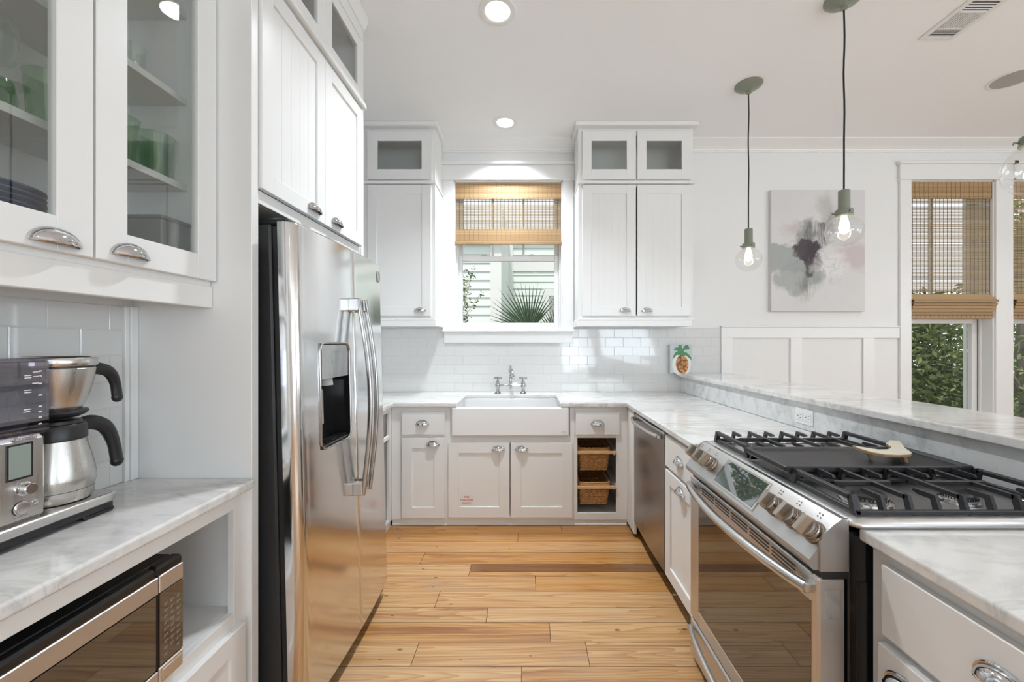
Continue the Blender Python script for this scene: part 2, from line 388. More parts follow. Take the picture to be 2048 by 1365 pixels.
class MB:
    def __init__(self):
        self.v, self.f, self.mi, self.sm = [], [], [], []
    def add(self, verts, faces, mi=0, smooth=False):
        b = len(self.v)
        self.v.extend([tuple(p) for p in verts])
        for f in faces:
            self.f.append(tuple(b + i for i in f))
            self.mi.append(mi)
            self.sm.append(smooth)
    def box(self, x0, x1, y0, y1, z0, z1, b=0.0, mi=0):
        if x0 > x1: x0, x1 = x1, x0
        if y0 > y1: y0, y1 = y1, y0
        if z0 > z1: z0, z1 = z1, z0
        b = min(b, (x1 - x0) * .45, (y1 - y0) * .45, (z1 - z0) * .45)
        if b <= 0:
            v = [(x, y, z) for z in (z0, z1) for y in (y0, y1) for x in (x0, x1)]
            self.add(v, [(0, 2, 3, 1), (4, 5, 7, 6), (0, 1, 5, 4), (2, 6, 7, 3), (0, 4, 6, 2), (1, 3, 7, 5)], mi)
            return
        lo, hi = (x0, y0, z0), (x1, y1, z1)
        v, idx = [], {}
        for sx in (0, 1):
            for sy in (0, 1):
                for sz in (0, 1):
                    c = [(hi if s else lo)[k] for k, s in enumerate((sx, sy, sz))]
                    inn = [c[k] + (-b if s else b) for k, s in enumerate((sx, sy, sz))]
                    for k in range(3):
                        p = list(inn); p[k] = c[k]
                        idx[(sx, sy, sz, k)] = len(v)
                        v.append(tuple(p))
        f = []
        for k in range(3):
            a, c = [i for i in range(3) if i != k]
            for s in (0, 1):
                loop = []
                for (p, r) in ((0, 0), (1, 0), (1, 1), (0, 1)):
                    t = [0, 0, 0]; t[k] = s; t[a] = p; t[c] = r
                    loop.append(idx[(t[0], t[1], t[2], k)])
                f.append(loop)
        for k in range(3):      # edges along axis k
            a, c = [i for i in range(3) if i != k]
            for p in (0, 1):
                for r in (0, 1):
                    t0 = [0, 0, 0]; t0[a] = p; t0[c] = r
                    t1 = list(t0); t1[k] = 1
                    f.append([idx[(*t0, a)], idx[(*t0, c)], idx[(*t1, c)], idx[(*t1, a)]])
        for sx in (0, 1):
            for sy in (0, 1):
                for sz in (0, 1):
                    f.append([idx[(sx, sy, sz, k)] for k in range(3)])
        self.add(v, f, mi)
    def prism(self, poly, axis, a0, a1, mi=0, smooth=False):
        """extrude a 2-D polygon along axis: x -> (y,z), y -> (x,z), z -> (x,y)"""
        def P(p, a):
            return {'x': (a, p[0], p[1]), 'y': (p[0], a, p[1]), 'z': (p[0], p[1], a)}[axis]
        n = len(poly)
        v = [P(p, a0) for p in poly] + [P(p, a1) for p in poly]
        f = [tuple(range(n))[::-1], tuple(range(n, 2 * n))] + [(i, (i + 1) % n, n + (i + 1) % n, n + i) for i in range(n)]
        self.add(v, f, mi, smooth)
    def lathe(self, prof, c=(0, 0, 0), n=24, mi=0, axis=(0, 0, 1), caps=True, smooth=True):
        ax = Vector(axis).normalized()
        e1 = ax.orthogonal().normalized()
        e2 = ax.cross(e1)
        c = Vector(c)
        v, f = [], []
        for r, h in prof:
            for i in range(n):
                a = 2 * PI * i / n
                v.append(c + ax * h + (e1 * math.cos(a) + e2 * math.sin(a)) * r)
        for k in range(len(prof) - 1):
            for i in range(n):
                j = (i + 1) % n
                f.append((k * n + i, k * n + j, (k + 1) * n + j, (k + 1) * n + i))
        if caps:
            f.append(tuple(range(n))[::-1])
            f.append(tuple(range((len(prof) - 1) * n, len(prof) * n)))
        self.add(v, f, mi, smooth)
    def cyl(self, p0, p1, r, r1=None, n=16, mi=0):
        d = Vector(p1) - Vector(p0)
        self.lathe([(r, 0), (r if r1 is None else r1, d.length)], p0, n, mi, d)
    def tube(self, pts, r, n=8, mi=0, sx=1.0, closed=False, up=None):
        """sweep; r may be a list; sx squashes the section along the first normal"""
        pts = [Vector(p) for p in pts]
        m = len(pts)
        rs = r if isinstance(r, (list, tuple)) else [r] * m
        v, f = [], []
        prev = None
        for k, p in enumerate(pts):
            if closed:
                t = pts[(k + 1) % m] - pts[k - 1]
            else:
                t = pts[min(k + 1, m - 1)] - pts[max(k - 1, 0)]
            t.normalize()
            if prev is None:
                e1 = (Vector(up) - t * t.dot(Vector(up))).normalized() if up else t.orthogonal().normalized()
            else:
                e1 = (prev - t * prev.dot(t)).normalized()
            prev = e1
            e2 = t.cross(e1)
            for i in range(n):
                a = 2 * PI * i / n
                v.append(p + (e1 * math.cos(a) * sx + e2 * math.sin(a)) * rs[k])
        for k in range(m if closed else m - 1):
            kk = (k + 1) % m
            for i in range(n):
                j = (i + 1) % n
                f.append((k * n + i, k * n + j, kk * n + j, kk * n + i))
        if not closed:
            f.append(tuple(range(n))[::-1])
            f.append(tuple(range((m - 1) * n, m * n)))
        self.add(v, f, mi, True)
    def ball(self, c, r, n=16, m=10, s=(1, 1, 1), mi=0):
        v = [(c[0], c[1], c[2] - r * s[2])]
        for k in range(1, m):
            a = -PI / 2 + PI * k / m
            for i in range(n):
                b = 2 * PI * i / n
                v.append((c[0] + r * s[0] * math.cos(a) * math.cos(b), c[1] + r * s[1] * math.cos(a) * math.sin(b), c[2] + r * s[2] * math.sin(a)))
        v.append((c[0], c[1], c[2] + r * s[2]))
        f = [(0, 1 + (i + 1) % n, 1 + i) for i in range(n)]
        for k in range(m - 2):
            for i in range(n):
                j = (i + 1) % n
                f.append((1 + k * n + i, 1 + k * n + j, 1 + (k + 1) * n + j, 1 + (k + 1) * n + i))
        t = len(v) - 1
        b = 1 + (m - 2) * n
        f += [(b + i, b + (i + 1) % n, t) for i in range(n)]
        self.add(v, f, mi, True)
    def build(self, name, mats, parent=None, origin=None, bevel=0.0, seg=2, angle=35, fix=True):
        org = Vector(origin) if origin is not None else (ORG[parent.name] if parent is not None else Vector((0, 0, 0)))
        me = bpy.data.meshes.new(name)
        me.from_pydata([tuple(Vector(p) - org) for p in self.v], [], self.f)
        if not isinstance(mats, (list, tuple)):
            mats = [mats]
        for m in mats:
            me.materials.append(m)
        me.polygons.foreach_set('material_index', self.mi)
        if fix:
            bm = bmesh.new()
            bm.from_mesh(me)
            bmesh.ops.recalc_face_normals(bm, faces=bm.faces)
            bm.to_mesh(me)
            bm.free()
        me.polygons.foreach_set('use_smooth', self.sm)
        if any(self.sm):
            me.set_sharp_from_angle(angle=math.radians(angle))
        me.update()
        o = bpy.data.objects.new(name, me)
        COL.objects.link(o)
        if parent is not None:
            o.parent = parent
        else:
            o.location = org
        ORG[o.name] = org
        if bevel > 0:
            md = o.modifiers.new('edge', 'BEVEL')
            md.width = bevel
            md.segments = seg
            md.limit_method = 'ANGLE'
            md.angle_limit = math.radians(40)
            md.harden_normals = False
        return o

def thing(name, label, cat, loc=(0, 0, 0), group=None):
    o = bpy.data.objects.new(name, None)
    o.empty_display_size = 0.05
    COL.objects.link(o)
    o.location = loc
    ORG[o.name] = Vector(loc)
    tag(o, label, cat, group)
    return o

def tag(o, label, cat=None, group=None):
    o['label'] = label
    if cat: o['category'] = cat
    if group: o['group'] = group
    return o

def struct(o, label=None, cat=None):
    o['kind'] = 'structure'
    if label: o['label'] = label
    if cat: o['category'] = cat
    return o

def copy_tree(o, parent=None):
    c = o.copy()
    COL.objects.link(c)
    ORG[c.name] = ORG.get(o.name, Vector((0, 0, 0)))
    if parent is not None:
        c.parent = parent
    for ch in [x for x in COL.objects if x.parent == o]:
        copy_tree(ch, c)
    return c

def fm(face, plane):
    """(u along the face, w outward, z) -> world"""
    return {'-y': lambda u, w, z: (u, plane - w, z), '+x': lambda u, w, z: (plane + w, u, z), '-x': lambda u, w, z: (plane - w, u, z)}[face]

def fbox(mb, F, u0, u1, w0, w1, z0, z1, b=0.0, mi=0):
    a, c = F(u0, w0, z0), F(u1, w1, z1)
    mb.box(a[0], c[0], a[1], c[1], a[2], c[2], b, mi)

def pull(parent, F, u, z, w=0.0, a=0.045, b=0.030, e=0.026, name='cup_pull'):
    """chrome cup pull: a quarter ellipsoid shell open below, on a thin flange"""
    mb = MB()
    nu, nv = 18, 8
    for (k, flip) in ((1.0, False), (0.86, True)):
        v, f = [], []
        for j in range(nv + 1):
            ph = (PI / 2) * j / nv
            for i in range(nu + 1):
                th = PI * i / nu
                v.append(F(u + a * k * math.sin(ph) * math.cos(th), w + e * k * math.cos(ph), z + b * k * math.sin(ph) * math.sin(th)))
        for j in range(nv):
            for i in range(nu):
                q = (j * (nu + 1) + i, j * (nu + 1) + i + 1, (j + 1) * (nu + 1) + i + 1, (j + 1) * (nu + 1) + i)
                f.append(q)
        mb.add(v, f, 0, True)
    # lip strip along the opening, and the flange
    mb.tube([F(u + (a + .002) * math.cos(PI * i / nu), w + .0015, z + (b + .002) * math.sin(PI * i / nu)) for i in range(nu + 1)], 0.0028, 6)
    mb.tube([F(u + a * math.cos(PI * i / 12), w + e * math.sin(PI * i / 12), z) for i in range(13)], 0.0022, 6)
    return mb.build(name, M['chrome'], parent, fix=False)

def door(parent, face, plane, u0, u1, z0, z1, kind='panel', t=0.02, fw=0.06, pl=None, name='door', rails=None, mat=None, glass='cab_glass', groove=0.055, gb=0.0022):
    F = fm(face, plane)
    mat = mat or M['white']
    mb = MB()
    rb, rt = rails or (fw, fw)
    bv = 0.0018
    if kind == 'slab':
        fbox(mb, F, u0, u1, 0, t, z0, z1, 0.002)
    else:
        fbox(mb, F, u0, u0 + fw, 0, t, z0, z1, bv)
        fbox(mb, F, u1 - fw, u1, 0, t, z0, z1, bv)
        fbox(mb, F, u0 + fw - .001, u1 - fw + .001, 0, t, z0, z0 + rb, bv)
        fbox(mb, F, u0 + fw - .001, u1 - fw + .001, 0, t, z1 - rt, z1, bv)
        if kind == 'panel':
            fbox(mb, F, u0 + fw - .004, u1 - fw + .004, 0.003, t - 0.009, z0 + rb - .004, z1 - rt + .004)
        elif kind == 'bead':
            n = max(2, round((u1 - u0 - 2 * fw) / groove))
            s = (u1 - u0 - 2 * fw) / n
            for i in range(n):
                fbox(mb, F, u0 + fw + i * s, u0 + fw + (i + 1) * s, 0.003, t - 0.009, z0 + rb - .004, z1 - rt + .004, gb)
    d = mb.build(name, mat, parent)
    if kind == 'glass':
        g = MB()
        fbox(g, F, u0 + fw - .004, u1 - fw + .004, t * .35, t * .35 + 0.004, z0 + rb - .004, z1 - rt + .004)
        g.build('pane', M[glass], d)
    if pl:
        pull(d, F, pl[0], pl[1], t)
    return d

def text_part(body, size, mat, parent, origin, ux, uz, name='lettering', align='CENTER', ext=0.0006):
    """lettering as a mesh: ux = reading direction, uz = up"""
    c = bpy.data.curves.new('txt', 'FONT')
    c.body = body
    c.size = size
    c.align_x = align
    c.extrude = ext
    c.resolution_u = 3
    o = bpy.data.objects.new('txt', c)
    COL.objects.link(o)
    dg = bpy.context.evaluated_depsgraph_get()
    dg.update()
    me = bpy.data.meshes.new_from_object(o.evaluated_get(dg))
    bpy.data.objects.remove(o, do_unlink=True)
    ux, uz = Vector(ux).normalized(), Vector(uz).normalized()
    un = ux.cross(uz)
    org = ORG[parent.name] if parent is not None else Vector((0, 0, 0))
    for v in me.vertices:
        p = Vector(origin) + ux * v.co.x + uz * v.co.y + un * v.co.z
        v.co = p - org
    me.materials.clear()
    me.materials.append(mat)
    ob = bpy.data.objects.new(name, me)
    COL.objects.link(ob)
    ob.parent = parent
    ORG[ob.name] = org
    return ob

# ================================================================== SETTING
ZC = 3.13          # ceiling
YB = 3.56          # back wall
XR, YR = 6.0, -4.5

def wall_boxes(mb, put, u0, u1, z0, z1, holes):
    u = u0
    for (a, b, c, d) in sorted(holes):
        put(u, a, z0, z1)
        put(a, b, z0, c)
        put(a, b, d, z1)
        u = b
    put(u, u1, z0, z1)

W1 = (-0.654, 0.3115, 1.467, 2.793)
W2 = (3.40, 4.147, 0.55, 2.797)
W3 = (4.30, 5.05, 0.55, 2.797)

mb = MB()
wall_boxes(mb, lambda a, b, c, d: mb.box(a, b, YB, YB + 0.2, c, d), -1.8, XR + 0.2, 0, ZC, [W1, W2, W3])
wall_back = struct(mb.build('wall_back', M['wall']), 'white painted wall behind the sink and the dining side', 'wall')
mb = MB()
mb.box(-1.8, -1.284, YR, 1.30, 0, ZC)
mb.box(-1.8, -1.60, 1.30, YB, 0, ZC)
wall_left = struct(mb.build('wall_left', M['wall']), 'white wall behind the coffee counter and the refrigerator', 'wall')
mb = MB()
SIDE = [(-3.3, -1.3, 0.7, 2.6), (-.7, .9, 0.7, 2.6)]  # openings added in the unseen wall to let daylight in
wall_boxes(mb, lambda a, b, c, d: mb.box(XR, XR + 0.2, a, b, c, d), YR, YB, 0, ZC, SIDE)
struct(mb.build('wall_right', M['wall']), 'white side wall of the dining room with two windows added for daylight', 'wall')
mb = MB()
REAR = [(.95, 1.85, 0.1, 2.4), (2.05, 3.45, 0.65, 2.55)]
wall_boxes(mb, lambda a, b, c, d: mb.box(a, b, YR - 0.2, YR, c, d), -1.8, XR + 0.2, 0, ZC, REAR)
struct(mb.build('wall_rear', M['wall']), 'white wall behind the viewer with a glazed door and a window', 'wall')
mb = MB()
mb.box(-1.8, XR + 0.2, YR - 0.2, YB + 0.2, ZC, ZC + 0.25)
struct(mb.build('ceiling', M['ceil']), 'flat white painted ceiling', 'ceiling')

# floor: individual pine boards, their joints laid where the room has them
fl = MB()
TONE, SEED, HEART = [], [], []
rf = random.Random(11)
def plank(x0, x1, y0, y1, tone, seed=None):
    g = 0.0013
    fl.add([(x0 + g, y0 + g, 0), (x1 - g, y0 + g, 0), (x1 - g, y1 - g, 0), (x0 + g, y1 - g, 0)], [(0, 1, 2, 3)])
    TONE.append(tone)
    SEED.append(rf.random() if seed is None else seed)
    HEART.append(1.0 if tone in (.62, .70) else (0.0 if tone < .2 else rf.choice((0.0, 0.0, 0.1, 0.3))))
def px(x, y_row):
    return (x - 1055) / 800 * y_row
ROWS = [  # far rows oranger, warm light put into the tone: (y far, y near, joints, tones of the boards between -1.6 and 2)
    (2.95, 2.84, [px(1123, 2.89)], [.52, .50]), (2.84, 2.717, [px(1036, 2.78)], [.55, .50]),
    (2.717, 2.58, [], [.57]), (2.58, 2.443, [px(845, 2.51)], [.58, .52]), (2.318, 2.178, [px(1071, 2.25)], [.72, .58]),
    (2.178, 2.043, [px(875, 2.11)], [.74, .76]), (2.043, 1.934, [px(974, 1.99)], [.78, .80]),
    (1.934, 1.808, [px(1100, 1.87)], [.62, .76]), (1.808, 1.672, [px(830, 1.74), px(1175, 1.74)], [.78, .74, .80]),
    (1.672, 1.54, [px(1043, 1.61)], [.82, .70])]
def lay(y1, y0, joints, tones):
    js = sorted(joints)
    lo, hi = (js[0], js[-1]) if js else (-1.2, 1.6)
    left, x = [], lo
    while x > -1.6:
        x -= rf.uniform(1.0, 2.0); left.insert(0, max(x, -1.62))
    right, x = [], hi
    while x < XR:
        x += rf.uniform(1.0, 2.4); right.append(min(x, XR))
    if not js: js = [lo, hi]
    xs = left + js + right
    k0 = len(left) - 1
    for i in range(len(xs) - 1):
        k = i - k0
        t = tones[min(max(k, 0), len(tones) - 1)] + (rf.uniform(-.12, .12) if not 0 <= k < len(tones) else 0)
        plank(xs[i], xs[i + 1], y0, y1, max(.2, min(1, t)))
for (y1, y0, js, ts) in ROWS:
    lay(y1, y0, js, ts)
j4 = px(941, 2.40)
plank(-1.62, j4, 2.318, 2.443, .76)
plank(j4, 2.6, 2.362, 2.443, .10, .37)
plank(j4, 2.6, 2.318, 2.362, .62)
plank(2.6, XR, 2.318, 2.443, .6)
y = 2.95
while y < YB:
    lay(min(y + .12, YB), y, [rf.uniform(-1, 1.5)], [.55, .6]); y += .12
y = 1.54
while y > YR:
    lay(y, max(y - .13, YR), [rf.uniform(-1.2, 1.5)], [rf.uniform(.5, .85), rf.uniform(.5, .85)]); y -= .13
floor = fl.build('floor', M['floor'], fix=False)
for nm, vals in (('tone', TONE), ('seed', SEED), ('heart', HEART)):
    at = floor.data.attributes.new(nm, 'FLOAT', 'FACE')
    at.data.foreach_set('value', vals)
struct(floor, 'worn honey-coloured pine board floor with knots', 'floor')
mb = MB()
mb.box(-1.8, XR + .2, YR - .2, YB + .2, -0.12, -0.0012)
struct(mb.build('floor_base', M['gap']), 'dark seams under the floor boards', 'floor')

# ---- crown mouldings, baseboard
def crown(name, x0, x1, label):
    m = MB()
    prof = [(YB, ZC), (YB - .105, ZC), (YB - .105, ZC - .012), (YB - .085, ZC - .024), (YB - .050, ZC - .044), (YB - .024, ZC - .066), (YB - .020, ZC - .076), (YB - .012, ZC - .078), (YB - .012, ZC - .090), (YB, ZC - .090)]
    m.prism(prof, 'x', x0, x1)
    return struct(m.build(name, M['trim']), label, 'moulding')
crown('trim_1', -0.75, 0.412, 'white crown moulding over the sink window')
crown('trim_2', 1.352, XR, 'white crown moulding over the dining side wall')
mb = MB()
mb.box(1.80, 3.30, YB - .016, YB, 0, .16, .004)
struct(mb.build('baseboard_back', M['trim']), 'white baseboard under the wainscot panels', 'baseboard')

# ---- wainscot (part of the back wall)
mb = MB()
yf = YB - .016
mb.box(1.718, 3.30, yf, YB, 1.393, 1.4895, .002)
mb.box(1.715, 3.30, yf - .012, YB, 1.4885, 1.503, .003)
for (a, b) in ((1.718, 1.822), (2.332, 2.434), (2.977, 3.08)):
    mb.box(a, b, yf + .0006, YB, .15, 1.395, .002)
mb.build('wainscot', M['trim'], wall_back)

# ---- tiles
def tiles(name, parent, put, u0, u1, z0, z1, holes, seed):
    r = random.Random(seed)
    m = MB()
    H, Wd, g = 0.0802, 0.158, 0.0011
    row, z = 0, z0
    while z < z1 - .012:
        u = u0 - (0.5 * Wd if row % 2 else 0)
        zt = min(z + H, z1)
        while u < u1:
            a, b = max(u, u0), min(u + Wd, u1)
            if b - a > .008 and not any(a < h[1] and b > h[0] and z < h[3] and zt > h[2] for h in holes):
                tu, tz = r.gauss(0, .0016), r.gauss(0, .0016)
                e, d0, d1 = .0016, .0045, .0062
                A, B, C, D = a + g, b - g, z + g, zt - g
                def w(uu, zz):
                    return d1 + (uu - (A + B) / 2) * tu + (zz - (C + D) / 2) * tz
                v = [put(p, d0, s) for p, s in ((A, C), (B, C), (B, D), (A, D))]
                v += [put(p, w(p, s), s) for p, s in ((A + e, C + e), (B - e, C + e), (B - e, D - e), (A + e, D - e))]
                m.add(v, [(4, 5, 6, 7)] + [(i, (i + 1) % 4, 4 + (i + 1) % 4, 4 + i) for i in range(4)])
            u += Wd
        z += H
        row += 1
    # grout bed
    vs = [put(p, w0, s) for w0 in (0.0, 0.0046) for p, s in ((u0, z0), (u1, z0), (u1, z1), (u0, z1))]
    m.add(vs, [(0, 1, 2, 3), (4, 5, 6, 7), (0, 1, 5, 4), (2, 3, 7, 6), (1, 2, 6, 5), (3, 0, 4, 7)], 1)
    return m.build(name, [M['tile'], M['grout']], parent)
tiles('tile_backsplash', wall_back, lambda u, w, z: (u, YB - w, z), -1.60, 1.718, .914, 1.4825, [], 3)
tiles('tile_backsplash', wall_left, lambda u, w, z: (-1.284 + w, u, z), -0.2, 1.262, .914, 1.47, [], 5)
mb = MB()
mb.box(-1.284, -1.268, 1.262, 1.276, .914, 1.47, .002)
mb.box(-1.284, -1.264, 1.276, 1.30, .914, 1.47, .002)
mb.build('corner_trim', M['trim'], wall_left)

# ---- windows
def window(name, H, label, apron, muntins, left_casing, right_casing, meet, ysash, head=True):
    x0, x1, z0, z1 = H
    root = thing(name, label, 'window', (x0, YB, z0))
    struct(root)
    m = MB()          # casing
    c = M['trim']
    yc = YB - .022
    if left_casing: m.box(x0 - left_casing, x0, yc, YB, z0, z1, .003)
    if right_casing: m.box(x1, x1 + right_casing, yc, YB, z0, z1, .003)
    if head:
        a, b = x0 - left_casing, x1 + right_casing
        m.box(a - .004, b + .004, yc - .003, YB, z1, z1 + .134, .003)
        m.box(a - .022, b + .022, yc - .024, YB, z1 + .134, z1 + .162, .004)
        m.box(a - .012, b + .012, yc - .012, YB, z1 - .004, z1 + .010, .003)
    m.build('casing', c, root)
    m = MB()          # jamb liner
    y0, y1 = YB - .004, YB + .2
    m.box(x0, x0 + .012, y0, y1, z0, z1)
    m.box(x1 - .012, x1, y0, y1, z0, z1)
    m.box(x0, x1, y0, y1, z1 - .012, z1)
    m.box(x0, x1, y0, y1, z0, z0 + .012)
    for s in (0, 1):      # vinyl tracks
        xa = x0 + .012 if s == 0 else x1 - .012
        d = 1 if s == 0 else -1
        m.box(xa, xa + d * .014, ysash - .03, ysash - .012, z0, z1, .002)
        m.box(xa, xa + d * .012, ysash + .045, ysash + .055, z0, z1, .002)
        m.box(xa, xa + d * .010, ysash + .09, ysash + .12, z0, z1, .002)
    m.build('jamb', M['plastic_white'], root)
    m = MB()
    if apron:
        m.box(x0 - .095, x1 + .1, YB - .060, YB + .06, z0 - .018, z0, .004)
        m.build('sill', c, root)
        m = MB()
        m.box(x0 - .085, x1 + .09, YB - .030, YB, z0 - .118, z0 - .018, .004)
        m.build('apron', c, root)
    else:
        m.box(x0 - .08, x1 + .08, YB - .05, YB + .06, z0 - .02, z0, .004)
        m.build('sill', c, root)
    # lower sash
    sx0, sx1 = x0 + .016, x1 - .020
    st = .046
    m = MB()
    ya, yb = ysash, ysash + .042
    m.box(sx0, sx0 + st, ya, yb, z0 + .005, meet, .004)
    m.box(sx1 - st, sx1, ya, yb, z0 + .005, meet, .004)
    m.box(sx0 + st, sx1 - st, ya, yb, z0 + .005, z0 + .066, .004)
    m.box(sx0 + st, sx1 - st, ya, yb, meet - .047, meet, .004)
    low = m.build('lower_sash', M['plastic_white'], root)
    m = MB()
    m.box(sx0 + st - .004, sx1 - st + .004, ya + .018, ya + .022, z0 + .06, meet - .04)
    m.build('pane', M['glass'], low)
    m = MB()
    for k in (.23, .70):
        xx = sx0 + (sx1 - sx0) * k
        m.box(xx, xx + .05, ya + .004, yb + .012, meet, meet + .010, .003)
        m.box(xx + .012, xx + .040, ya + .010, ya + .026, meet + .010, meet + .019, .003)
    m.build('sash_lock', M['steel_light'], low)
    # upper sash
    m = MB()
    ya, yb = ysash + .048, ysash + .088
    m.box(sx0, sx0 + st, ya, yb, meet - .03, z1 - .012, .004)
    m.box(sx1 - st, sx1, ya, yb, meet - .03, z1 - .012, .004)
    m.box(sx0 + st, sx1 - st, ya, yb, meet - .03, meet + .004, .004)
    m.box(sx0 + st, sx1 - st, ya, yb, z1 - .05, z1 - .012, .004)
    for x in muntins:
        m.box(x - .011, x + .011, ya + .006, yb - .006, meet, z1 - .05, .003)
    up = m.build('upper_sash', M['plastic_white'], root)
    m = MB()
    m.box(sx0 + st - .004, sx1 - st + .004, ya + .018, ya + .022, meet, z1 - .045)
    m.build('pane', M['glass'], up)
    return root
window('window_1', W1, 'white sash window over the kitchen sink', True, [-0.322, -0.037], .098, .098, 2.142, YB + .08)
window('window_2', W2, 'tall white window beside the wall painting', False, [3.77], .10, .153, 1.575, YB + .11)
window('window_3', W3, 'tall white window at the edge of the dining side', False, [4.67], .0, .12, 1.575, YB + .11)

def plain_window(name, put, u0, u1, z0, z1, label, mid):
    root = thing(name, label, 'window', put(u0, 0, z0))
    struct(root)
    m = MB()
    def bx(a, b, w0, w1, c, d):
        p, q = put(a, w0, c), put(b, w1, d)
        m.box(p[0], q[0], p[1], q[1], p[2], q[2], .003)
    for (a, b, c, d) in ((u0 - .1, u0, z0, z1 + .12), (u1, u1 + .1, z0, z1 + .12), (u0, u1, z1, z1 + .12), (u0 - .12, u1 + .12, z0 - .1, z0)):
        bx(a, b, -.02, 0, c, d)
    for (a, b, c, d) in ((u0, u0 + .06, z0, z1), (u1 - .06, u1, z0, z1), (u0, u1, z0, z0 + .07), (u0, u1, z1 - .06, z1), (u0, u1, mid - .03, mid + .03), ((u0 + u1) / 2 - .03, (u0 + u1) / 2 + .03, z0, z1)):
        bx(a, b, .10, .15, c, d)
    m.build('window_frame', M['trim'], root)
    m = MB()
    p, q = put(u0, .12, z0), put(u1, .125, z1)
    m.box(p[0], q[0], p[1], q[1], p[2], q[2])
    m.build('pane', M['glass'], root)
plain_window('window_4', lambda u, w, z: (XR + w, u, z), -3.3, -1.3, .7, 2.6, 'unseen double window added for daylight in the dining room side wall behind the viewer', 1.65)
plain_window('window_5', lambda u, w, z: (XR + w, u, z), -.7, .9, .7, 2.6, 'unseen double window added for daylight in the dining room side wall', 1.65)
plain_window('window_6', lambda u, w, z: (u, YR - w, z), 2.05, 3.45, .65, 2.55, 'double window in the rear wall', 1.6)
plain_window('door_1', lambda u, w, z: (u, YR - w, z), .95, 1.85, .1, 2.4, 'glazed door in the rear wall', 1.2)

# ---- half wall carrying the bar, with marble upstand
def xs_splash(y): return 1.362 + .0248 * (3.552 - y)
def xs_bar(y): return 1.335 + .0224 * (3.552 - y)
Y0P = -0.25
mb = MB()
mb.prism([(xs_splash(3.552) + .022, 3.552), (1.55, 3.552), (1.55, Y0P), (xs_splash(Y0P) + .022, Y0P)], 'z', 0, 1.053)
wall_half = struct(mb.build('wall_peninsula', M['wall']), 'white half wall under the raised bar', 'wall')
mb = MB()
mb.prism([(xs_splash(3.552), 3.552), (xs_splash(3.552) + .022, 3.552), (xs_splash(Y0P) + .022, Y0P), (xs_splash(Y0P), Y0P)], 'z', .9145, 1.053)
o = mb.build('marble_upstand', M['marble_grey'], wall_half)
o['label'] = 'grey veined marble upstand'

# ================================================================== WORKTOPS
mb = MB()
mb.prism([(xs_bar(3.552), 3.551), (1.80, 3.551), (1.80, Y0P), (xs_bar(Y0P), Y0P)], 'z', 1.053, 1.083)
o = mb.build('bar_top', M['marble'], origin=(1.55, 1.6, 1.053), bevel=.005, seg=3)
tag(o, 'long pale marble bar top raised above the stove counter', 'bar top')
mb = MB()
mb.prism([(-1.599, 2.20), (-.978, 2.20), (-.978, 2.91), (-.515, 2.91), (-.515, 3.362), (.24, 3.362), (.24, 2.91), (.721, 2.91), (.721, 1.738),
          (xs_splash(1.738) - .0005, 1.738), (xs_splash(3.551) - .0005, 3.551), (-1.599, 3.551)], 'z', .884, .914)
o = mb.build('worktop', M['marble'], origin=(0, 3.2, .884), bevel=.005, seg=3)
tag(o, 'pale marble worktop running around the farmhouse sink to the stove', 'worktop')
mb = MB()
mb.prism([(.790, .955), (xs_splash(.955) - .0005, .955), (xs_splash(Y0P) - .0005, Y0P), (.790, Y0P)], 'z', .884, .914)
o = mb.build('worktop', M['marble'], origin=(1.0, .4, .884), bevel=.006, seg=3)
tag(o, 'short pale marble worktop on the near side of the stove', 'worktop')
mb = MB()
mb.prism([(-1.283, 1.2995), (-.884, 1.2995), (-.884, -.1), (-1.283, -.1)], 'z', .884, .914)
o = mb.build('worktop', M['marble'], origin=(-1.08, .6, .884), bevel=.007, seg=3)
tag(o, 'narrow pale marble worktop under the coffee maker', 'worktop')

# ================================================================== CABINETS
def carcass(root, face, plane, u0, u1, z0, z1, depth, t=.018, shelves=(), frame=None, mid_rails=(), mid_stiles=(), mat='white', name='carcass', bottom=True, inner='inside'):
    """box of panels behind PLANE with a face frame; depth measured back from the plane"""
    F = fm(face, plane)
    m = MB()
    fbox(m, F, u0, u0 + t, -depth, -.02, z0, z1, .001)
    fbox(m, F, u1 - t, u1, -depth, -.02, z0, z1, .001)
    if bottom: fbox(m, F, u0 + t, u1 - t, -depth, -.02, z0, z0 + t)
    fbox(m, F, u0 + t, u1 - t, -depth, -.02, z1 - t, z1)
    fbox(m, F, u0 + t, u1 - t, -depth, -depth + .008, z0 + t, z1 - t)
    b = m.build(name, M[mat], root)
    m = MB()
    fl_, fr_, fb_, ft_ = frame or (.035, .035, .035, .035)
    fbox(m, F, u0, u0 + fl_, -.0205, 0, z0, z1, .001)
    fbox(m, F, u1 - fr_, u1, -.0205, 0, z0, z1, .001)
    fbox(m, F, u0 + fl_, u1 - fr_, -.02, -.0002, z0, z0 + fb_, .001)
    fbox(m, F, u0 + fl_, u1 - fr_, -.02, -.0002, z1 - ft_, z1, .001)
    for (za, zb) in mid_rails:
        fbox(m, F, u0 + fl_, u1 - fr_, -.02, -.0002, za, zb, .001)
    for (ua, ub, za, zb) in mid_stiles:
        fbox(m, F, ua, ub, -.02, -.0003, za, zb, .001)
    m.build('face_frame', M['white'], root)
    for (z, dpt) in shelves:
        m = MB()
        fbox(m, F, u0 + t, u1 - t, -depth + .008, -dpt, z, z + .02, .001)
        m.build('shelf', M[inner], root)
    return b

